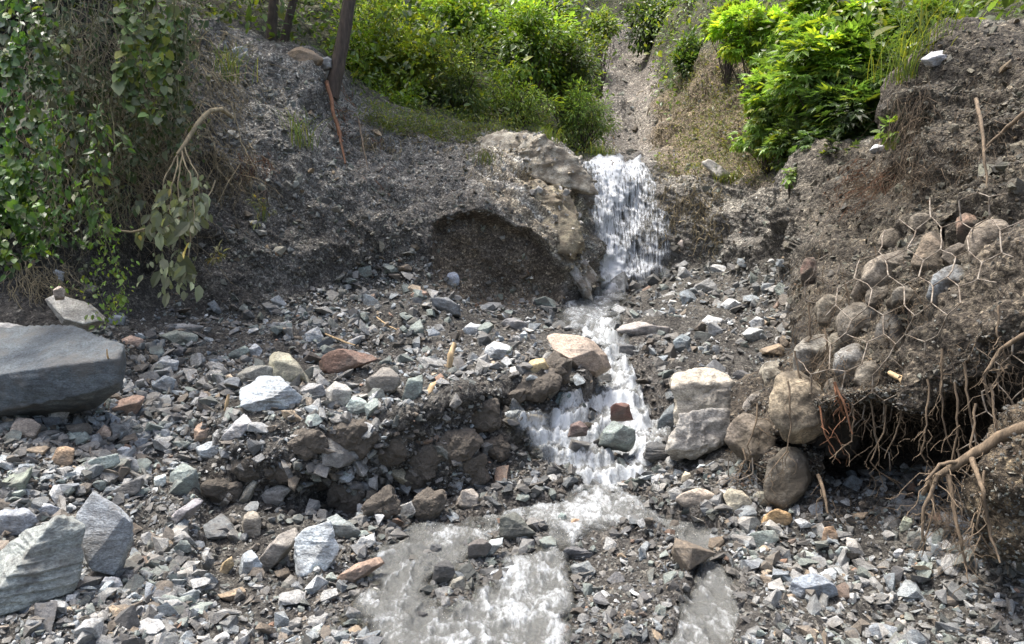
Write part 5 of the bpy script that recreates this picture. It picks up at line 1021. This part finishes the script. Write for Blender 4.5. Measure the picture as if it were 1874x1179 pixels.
SH = [
 # centre bank
 (650,120,130,200,13.2,2600,.10,'oval',(.16,.27,.03),"tall yellow-green bush just right of the leaning tree trunk"),
 (715,205,130,90,12.4,1800,.09,'oval',(.14,.25,.03),"low bright bush on the crest of the middle bank"),
 (752,120,170,130,13.4,3000,.12,'oval',G_BR,"bright green rounded bush in the middle of the top"),
 (740,40,150,90,15.5,2200,.13,'oval',(.10,.19,.03),"mid-green bush above the bright rounded one"),
 (845,150,120,190,12.9,3000,.11,'lance',G_MID,"dark drooping bush with hanging vines at the centre"),
 (850,40,150,110,14.8,2600,.13,'oval',(.15,.27,.04),"sunlit bush above the dark drooping one"),
 (955,85,170,150,14.2,3400,.12,'oval',(.13,.24,.035),"large fresh green bush right of the drooping centre bush"),
 (945,190,150,110,13.1,2400,.09,'lance',(.11,.20,.03),"grassy green bush above the tan rock ledges"),
 (1040,130,130,150,14.6,2800,.11,'oval',G_MID,"bluish green bush left of the eroded gully"),
 (1068,215,110,105,13.7,2400,.10,'lance',(.12,.22,.04),"arching pale green bush hanging over the waterfall's left side"),
 (1000,30,120,90,17,1800,.14,'oval',G_DK,"dark bush at the top between two brighter bushes"),
 (1098,50,70,60,18.5,1000,.13,'oval',(.12,.20,.05),"small pale bush at the top of the eroded gully"),
 (1195,50,110,120,23,2000,.17,'oval',G_DK,"dark green trees' foliage at the head of the gully"),
 (1268,120,56,120,16.5,1300,.13,'oval',(.06,.12,.03),"narrow dark bush on the left side of the brown slope"),
 (440,50,150,120,14,2400,.11,'oval',(.09,.15,.025),"olive bush behind the vine-covered bank top"),
 (560,40,150,110,14.5,2600,.11,'oval',(.10,.17,.025),"olive green bush behind the twin trunks"),
 (610,150,60,70,12,700,.09,'lance',(.13,.22,.03),"small yellow-green tuft bush at the foot of the leaning trunk"),
 # right side
 (1400,60,150,100,12.5,1500,.17,'lobed',(.18,.31,.03),"yellow-green bush with lobed leaves over the brown slope"),
 (1412,195,120,150,11.3,1300,.15,'lobed',(.12,.22,.04),"lobed-leaf bush left of the big dark bush, above the right bank"),
 (1530,120,210,150,10.2,1900,.17,'lobed',(.13,.25,.04),"big bright lobed-leaf bush at the upper right"),
 (1560,225,200,170,9.6,1900,.15,'lobed',(.06,.125,.035),"big dark green lobed-leaf bush behind the right bank crest"),
 (1465,265,110,110,10.2,900,.14,'lobed',(.075,.14,.04),"low dark lobed-leaf bush hanging to the right bank's crest"),
 (1560,40,230,90,11.5,1700,.18,'lobed',(.17,.30,.03),"sunlit top bush with large leaves right of centre"),
 (1485,165,120,120,10.6,1100,.14,'lobed',(.10,.19,.035),"mid-green lobed-leaf bush filling the gap in the right thicket"),
 (1335,45,90,60,14.5,800,.15,'lobed',(.15,.25,.035),"small yellow-green bush on top of the brown slope"),
 (1630,160,90,150,9.4,900,.12,'lobed',(.08,.15,.035),"narrow dark bush pressed against the top right bank"),
 (1560,300,150,70,9.1,500,.11,'lobed',(.05,.09,.03),"low shaded leafy plants under the big dark lobed-leaf bush"),
 (900,30,160,80,16.5,1800,.12,'oval',(.15,.23,.05),"loose pale green bush at the top edge of the centre"),
 (690,50,110,110,14.5,1500,.10,'oval',(.17,.26,.05),"loose sunlit bush between the leaning trunk and the rounded bush"),
 (1690,50,120,90,9.5,900,.13,'lobed',(.10,.19,.03),"grass-mixed bush above the top right bank"),
 (1805,40,110,60,8.5,700,.09,'oval',(.07,.11,.03),"dark scrubby bush in the top right corner"),
]
for s_ in SH:
    s2 = list(s_); s2[6] *= .66; s2[5] = int(s2[5]*1.8); shrub(*s2, yellow=.2, clumps=38)
# young plants on the right bank crest
for (x, y, h_, lb) in ((1447,318,34,"single small broad-leaved seedling on the right bank crest"), (1636,240,60,"leafy green sprig hanging at the edge of the top right bank")):
    Y_ = GY(x, y+h_*.5)-.15; shrub(x, y, h_*.8, h_, Y_, 55, .055, 'heart', (.14,.25,.05), lb, cat="plant", name="seedling", clumps=7)

# undergrowth: countless leaves on the hillside behind
def carpet(name, polyreg, n, size, kind, base, label, rmin=10.2, off=.12, dull=0, yellow=.1, mat=None, cat="undergrowth", up=.5, rmax=14):
    wgt = (sdpoly(px, py, polyreg) > 0)*(rr_ > rmin)*(rr_ < rmax)*(1-gul)
    pos, k = draw(wgt.astype(float)+1e-12, n)
    nn = Nd[k]; h_ = R.random((n, 1))**1.5
    pos = pos+nn*off*h_*2+np.array([0, 0, 1])*off*h_*3
    dirs = unit(n)+np.array([0, -.5, -.1])+nn*.4
    V_, F_, C_ = leaves(pos, dirs, nn+unit(n)*.5+np.array([0, 0, up]), size*np.exp(R.normal(0, .3, n)), kind, leafcol(n, base, .3, yellow, dull))
    tag(mesh_np(name, V_, F_, mat or M_LEAF, cols=C_), label, cat, kind="stuff")
carpet("undergrowth", [(380,-200),(2200,-200),(2200,60),(1700,90),(1640,230),(1480,300),(1400,120),(1300,60),(1250,180),(1200,330),(1180,120),(1090,90),(1150,280),(1000,270),(880,240),(640,220),(560,110),(380,60)], 46000, .10, 'oval', (.10,.15,.04), "dense green undergrowth covering the hillside above the banks", off=.42, yellow=.2)
carpet("ground_cover", [(640,215),(760,225),(900,235),(1060,270),(1120,290),(1060,300),(960,255),(880,262),(800,268),(690,250)], 5200, .055, 'lance', (.11,.15,.035), "short grass and weeds on the crest of the middle bank", rmin=9.7, off=.06, dull=.25, yellow=.3, cat="weeds")
carpet("slope_weeds", [(1195,340),(1200,200),(1300,100),(1400,90),(1410,340)], 5200, .065, 'lance', (.10,.12,.04), "sparse weeds and dead leaves on the brown slope right of the waterfall", rmin=9.9, off=.05, dull=.5, yellow=.3, cat="weeds")

# grass clumps
def grass(px_, py_, n, L_, spread, label, base=(.11,.15,.045), Y=None, lean=(0, -.1)):
    h_, _ = hit(px_, py_); c = np.array(h_) if Y is None else np.array(at(px_, py_, Y)); ps_p, ps_d = [], []
    V_, F_, C_, off = [], [], [], 0
    for _ in range(n):
        b = c+R.normal(0, 1, 3)*np.array([spread, spread*.5, .02]); l = L_*R.uniform(.5, 1.1); dx, dy = R.normal(lean[0], .3), R.normal(lean[1], .25)
        t = np.linspace(0, 1, 6)[:, None]; p = b+np.hstack([dx*l*t**1.6, dy*l*t**1.6, l*(t-.45*t**3)])
        w_ = .0032*(1-t**2)+.0006; side = np.array([1, .3, 0])
        A = p-side*w_; B = p+side*w_; v = np.empty((12, 3)); v[0::2] = A; v[1::2] = B
        f = np.array([[2*i, 2*i+1, 2*i+3, 2*i+2] for i in range(5)])+off; off += 12
        V_.append(v); F_.append(f); C_.append(np.tile(leafcol(1, base, .3, .3), (12, 1)))
    return tag(mesh_np("grass_tuft", np.vstack(V_), np.vstack(F_), M_LEAF, cols=np.vstack(C_)), label, "grass")
for (x, y, n, L_, s_, lb) in [(545,270,50,.75,.12,"long-bladed grass clump growing on the grey bank below the crest boulder"),(1655,150,60,.6,.11,"tall yellow-green grass at the edge of the top right bank"),(1690,95,60,.7,.11,"grass spilling over the crest of the right bank near the pale stone"),(480,400,14,.4,.05,"thin straw-green grass strands low on the grey bank"),(1100,285,90,.35,.11,"yellowish grass tuft right above the waterfall lip"),(415,150,50,.7,.11,"long drooping grass on the upper left of the grey bank"),(1000,262,90,.4,.11,"low grass on the ledge left of the waterfall"),(885,300,40,.35,.11,"brownish grass patch hanging above the tan ledges"),(1335,335,80,.3,.11,"low grass below the long whitish rock")]:
    grass(x, y, n, L_, s_, lb)

# ------------------------------------------------------------------ vine curtain on the left bank
def vine(x, y0, y1, Y, nl, ls, kind, base, label, group=None, dull=.35, sway=18, cat="vine", name="hanging_vine", yellow=.12):
    pts = [(x+R.normal(0, sway)*t, y0+(y1-y0)*t, Y+R.normal(0, .07)) for t in np.linspace(0, 1, 5)]
    pth = path_px(pts, 6, .05)
    o = empty(name, pth[0])
    ps = [(pth, [.006, .004, .002])]
    for k in range(int(R.integers(2, 6))):
        i = int(R.integers(2, len(pth)-2)); e = pth[i]+np.array([R.normal(0, .14), R.normal(-.05, .05), -abs(R.normal(.16, .08))]); ps.append((wander(pth[i], e, 6, .1), [.003, .001]))
    V_, F_ = tubes(ps, 4); mesh_np("stem", V_, F_, M_STEM, parent=o, smooth=True)
    allp = np.vstack([p for p, _ in ps]); k = R.integers(0, len(allp), nl); 
    pos = allp[k]+R.normal(0, .035, (nl, 3))*np.array([1.5, .8, 1])
    dirs = unit(nl)*.7+np.array([0, -.2, -.75]); nrm = unit(nl)*.6+np.array([-.1, -.7, .55])
    V_, F_, C_ = leaves(pos, dirs, nrm, ls*np.exp(R.normal(0, .3, nl)), kind, leafcol(nl, base, .28, yellow, dull))
    mesh_np("foliage", V_, F_, M_LEAF if dull < .3 else M_DULL, parent=o, cols=C_)
    return tag(o, label, cat, group)
vine(35, -30, 460, 5.2, 620, .048, 'heart', (.07,.135,.035), "dense fresh green creeper at the far left edge", dull=.1)
vine(70, -30, 340, 5.6, 420, .045, 'heart', (.06,.105,.03), "green creeper second from the left edge", dull=.15)
vine(95, 200, 460, 5.3, 380, .042, 'oval', (.07,.135,.03), "bushy green creeper end hanging above the leaning slab", dull=.1)
vine(-5, 300, 480, 4.9, 300, .05, 'heart', (.07,.13,.03), "broad-leaved creeper touching the left edge above the huge boulder", dull=.1)
vine(175, 180, 420, 5.9, 190, .065, 'oval', (.085,.15,.04), "leafy hanging vine with bright tips left of the bent branch", dull=.2)
vine(185, 380, 560, 5.9, 170, .038, 'oval', (.15,.24,.05), "yellow-green feathery vine tip trailing onto the rubble", dull=0, sway=22)
vine(215, 470, 585, 5.95, 150, .034, 'oval', (.16,.24,.05), "small-leaved bright vine end lying on stones at the vine foot", dull=0, sway=18)
vine(20, -40, 110, 5.3, 60, .07, 'heart', (.07,.115,.055), "large pale leaves hanging in the top left corner", dull=0)
vine(95, 150, 260, 6.1, 30, .095, 'heart', (.15,.15,.10), "withered vine with one large grey drooping leaf", dull=.7)
vine(240, -30, 190, 6.4, 240, .06, 'heart', (.13,.19,.06), "upper vine with pale heart-shaped leaves in the middle of the curtain", dull=.3)
vine(285, -30, 200, 6.7, 240, .065, 'heart', (.12,.18,.05), "upper vine with yellow-green heart leaves near the bank crest", dull=.3, yellow=.3)
vine(325, 20, 170, 7.2, 130, .09, 'heart', (.10,.16,.05), "vine with round leaves over the stone at the bank top", dull=.3)
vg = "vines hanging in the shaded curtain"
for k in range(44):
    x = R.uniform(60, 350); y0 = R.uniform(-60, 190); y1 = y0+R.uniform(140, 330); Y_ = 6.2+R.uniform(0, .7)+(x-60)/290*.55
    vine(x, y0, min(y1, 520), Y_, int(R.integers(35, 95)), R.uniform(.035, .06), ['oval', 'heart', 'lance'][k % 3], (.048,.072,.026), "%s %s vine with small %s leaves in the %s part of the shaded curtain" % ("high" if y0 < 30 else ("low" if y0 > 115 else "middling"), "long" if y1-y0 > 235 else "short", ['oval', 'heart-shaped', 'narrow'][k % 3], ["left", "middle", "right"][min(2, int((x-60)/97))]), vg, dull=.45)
# withered stems behind them: countless
fine("withered_stems", [(30,340,-10,260,60,220,260,.95,.05),(20,380,-20,240,80,230,420,.35,0),(60,360,180,380,50,200,360,.3,0),(330,440,60,220,40,130,170,.1,.35),(380,470,260,340,30,110,90,.08,.1),(15,120,470,530,30,110,110,.15,.3)], "withered brown vine stems hanging in front of the left bank", M_DRY, r=.0016, cat="dry stems")
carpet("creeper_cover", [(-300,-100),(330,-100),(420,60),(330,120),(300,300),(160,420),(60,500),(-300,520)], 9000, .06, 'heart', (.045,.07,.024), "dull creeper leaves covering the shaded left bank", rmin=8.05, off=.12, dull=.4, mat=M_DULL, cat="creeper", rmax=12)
# bent branch with wilted leaves
def bent():
    main = path_px([(425,215,7.1),(405,200,6.95),(385,203,6.8),(362,226,6.65),(343,256,6.5),(325,283,6.4)], 4, .015)
    o = empty("bent_branch", main[0])
    V_, F_ = tubes([(main, [.018,.020,.021,.019,.015])], 8); mesh_np("limb", V_, F_, M_DRY, parent=o, smooth=True)
    ps = []; tips = []
    for (pts) in ([(325,283,6.4),(300,330,6.3),(300,360,6.3),(282,400,6.3)], [(330,280,6.4),(325,340,6.25),(330,400,6.2)], [(335,275,6.4),(350,330,6.25),(355,360,6.25),(352,420,6.2)], [(322,285,6.4),(318,330,6.25),(310,390,6.2)], [(338,270,6.4),(362,320,6.3),(367,370,6.3)], [(395,330,6.9),(378,375,6.7),(350,420,6.5)], [(345,385,6.3),(300,420,6.25),(248,425,6.25)], [(350,420,6.4),(345,470,6.3),(330,500,6.3)]):
        p = path_px(pts, 5, .05); ps.append((p, [.008,.006,.003])); tips.append(p[len(p)//2:])
    V_, F_ = tubes(ps, 5); mesh_np("twigs", V_, F_, M_DRY, parent=o, smooth=True)
    tp = np.vstack(tips); n = 150; k = R.integers(0, len(tp), n)
    extra = at_np(R.normal(322, 27, 90), R.uniform(345, 540, 90), np.full(90, 6.3)+R.normal(0, .14, 90))
    pos = np.vstack([tp[k]+R.normal(0, .04, (n, 3)), extra]); n = len(pos)
    V_, F_, C_ = leaves(pos, unit(n)*.75+np.array([0, -.1, -1]), unit(n)*.9+np.array([0, -1, .3]), .082*np.exp(R.normal(0, .42, n)), 'oval', leafcol(n, (.21,.23,.135), .3, .04, .3))
    mesh_np("wilted_leaves", V_, F_, M_DULL, parent=o, cols=C_)
    tag(o, "bent broken branch with bunches of wilted grey-green leaves hanging from it", "branch")
bent()
root_obj([(path_px([(180,412,6.1),(240,425,6.2),(310,412,6.4)]), [.007,.009,.006])], "pale horizontal twig crossing the lower vine curtain", M_DRY, name="twig", cat="twig")
root_obj([(path_px([(420,185,7.9),(440,260,7.8),(470,320,7.7),(490,345,7.7)]), [.006,.005,.002]), (path_px([(440,300,7.8),(420,330,7.7),(395,380,7.5)]), [.006,.004,.002])], "thin pale twigs hanging from the crest over the red-brown root mat", M_DRY, name="twig", cat="twig")
shrub(482, 385, 30, 70, 7.9, 90, .05, 'lance', (.17,.20,.09), "small straw-green plant hanging on the grey bank right of the bent branch", cat="plant", name="hanging_plant", clumps=6, mat=M_DULL, hang=True)
shrub(398, 470, 22, 40, 7.1, 40, .06, 'oval', (.20,.21,.11), "small wilted sprig at the foot of the grey bank", cat="plant", name="hanging_plant", clumps=5, mat=M_DULL, hang=True)

# ------------------------------------------------------------------ trees (crowns reach above the picture and shade the left bank)
def tree(base, pts, rads, crown_c, crown_r, nleaf, label, crownbase=(.06,.11,.03)):
    pth = np.array([np.array(p) for p in pts]); sm = []
    for a, b in zip(pth[:-1], pth[1:]): sm.append(wander(a, b, 7, .012)[:-1])
    sm.append(pth[-1:]); sm = np.vstack(sm)
    o = empty("tree", pth[0]); top = sm[-1]
    ps = [(sm, rads)]
    limbs = []
    cc_ = unit(30)*(R.random((30, 1))**.4)*np.array(crown_r)*.85+np.array(crown_c)
    for k in range(14):
        i = int(R.integers(len(sm)*2//3, len(sm))); ps.append((wander(sm[i], cc_[k], 9, .06), [rads[-1]*.6, rads[-1]*.15]))
    V_, F_ = tubes(ps, 8); mesh_np("trunk", V_, F_, M_BARK, parent=o, smooth=True)
    per = R.integers(0, 30, nleaf); u = unit(nleaf); pos = cc_[per]+u*(R.random((nleaf, 1))**.4)*min(crown_r)*.45
    V_, F_, C_ = leaves(pos, u+np.array([0, 0, -.4]), unit(nleaf)*.6+np.array([0, 0, 1]), .14*np.exp(R.normal(0, .25, nleaf)), 'oval', leafcol(nleaf, crownbase, .25, .1))
    mesh_np("crown", V_, F_, M_LEAF, parent=o, cols=C_)
    return tag(o, label, "tree")
p0, p1, p2 = at(600,205,10.3), at(622,105,10.35), at(642,-10,10.4)
tree(p0, [p0, p1, p2, p2+Vector((.25, .1, 1.5)), p2+Vector((.2, .2, 2.8))], [.115,.095,.085,.075,.06], (-2.9, 10.6, 8.6), (2.0, 1.7, 1.3), 2600, "leaning dark tree trunk on the bank crest right of the brown boulder")
p0, p1, p2 = at(495,112,10.7), at(497,50,10.7), at(503,-20,10.7)
tree(p0, [p0, p1, p2, p2+Vector((0, 0, 2.4))], [.08,.07,.065,.05], (-4.6, 11.6, 9.0), (1.8, 1.6, 1.2), 2200, "slim straight tree trunk, left of the twin trunks on the crest")
p0, p1, p2 = at(512,112,10.9), at(528,40,10.9), at(542,-20,10.9)
tree(p0, [p0, p1, p2, p2+Vector((.2, 0, 2.2))], [.07,.06,.055,.05], (-3.0, 12.9, 8.8), (1.7, 1.4, 1.1), 1800, "slim slanting tree trunk, right of the twin trunks on the crest")
p0, p1, p2 = at(105,-40,8.4), at(100,-140,8.4), at(95,-260,8.4)
tree(p0, [p0, p1, p2, p2+Vector((.3, -.2, 1.2))], [.16,.14,.12,.10], (-5.6, 7.6, 7.6), (2.9, 1.9, 1.1), 5200, "large tree on top of the left bank shading the vine curtain")
print("objects", len(bpy.data.objects), "rubble stones", len(placed))
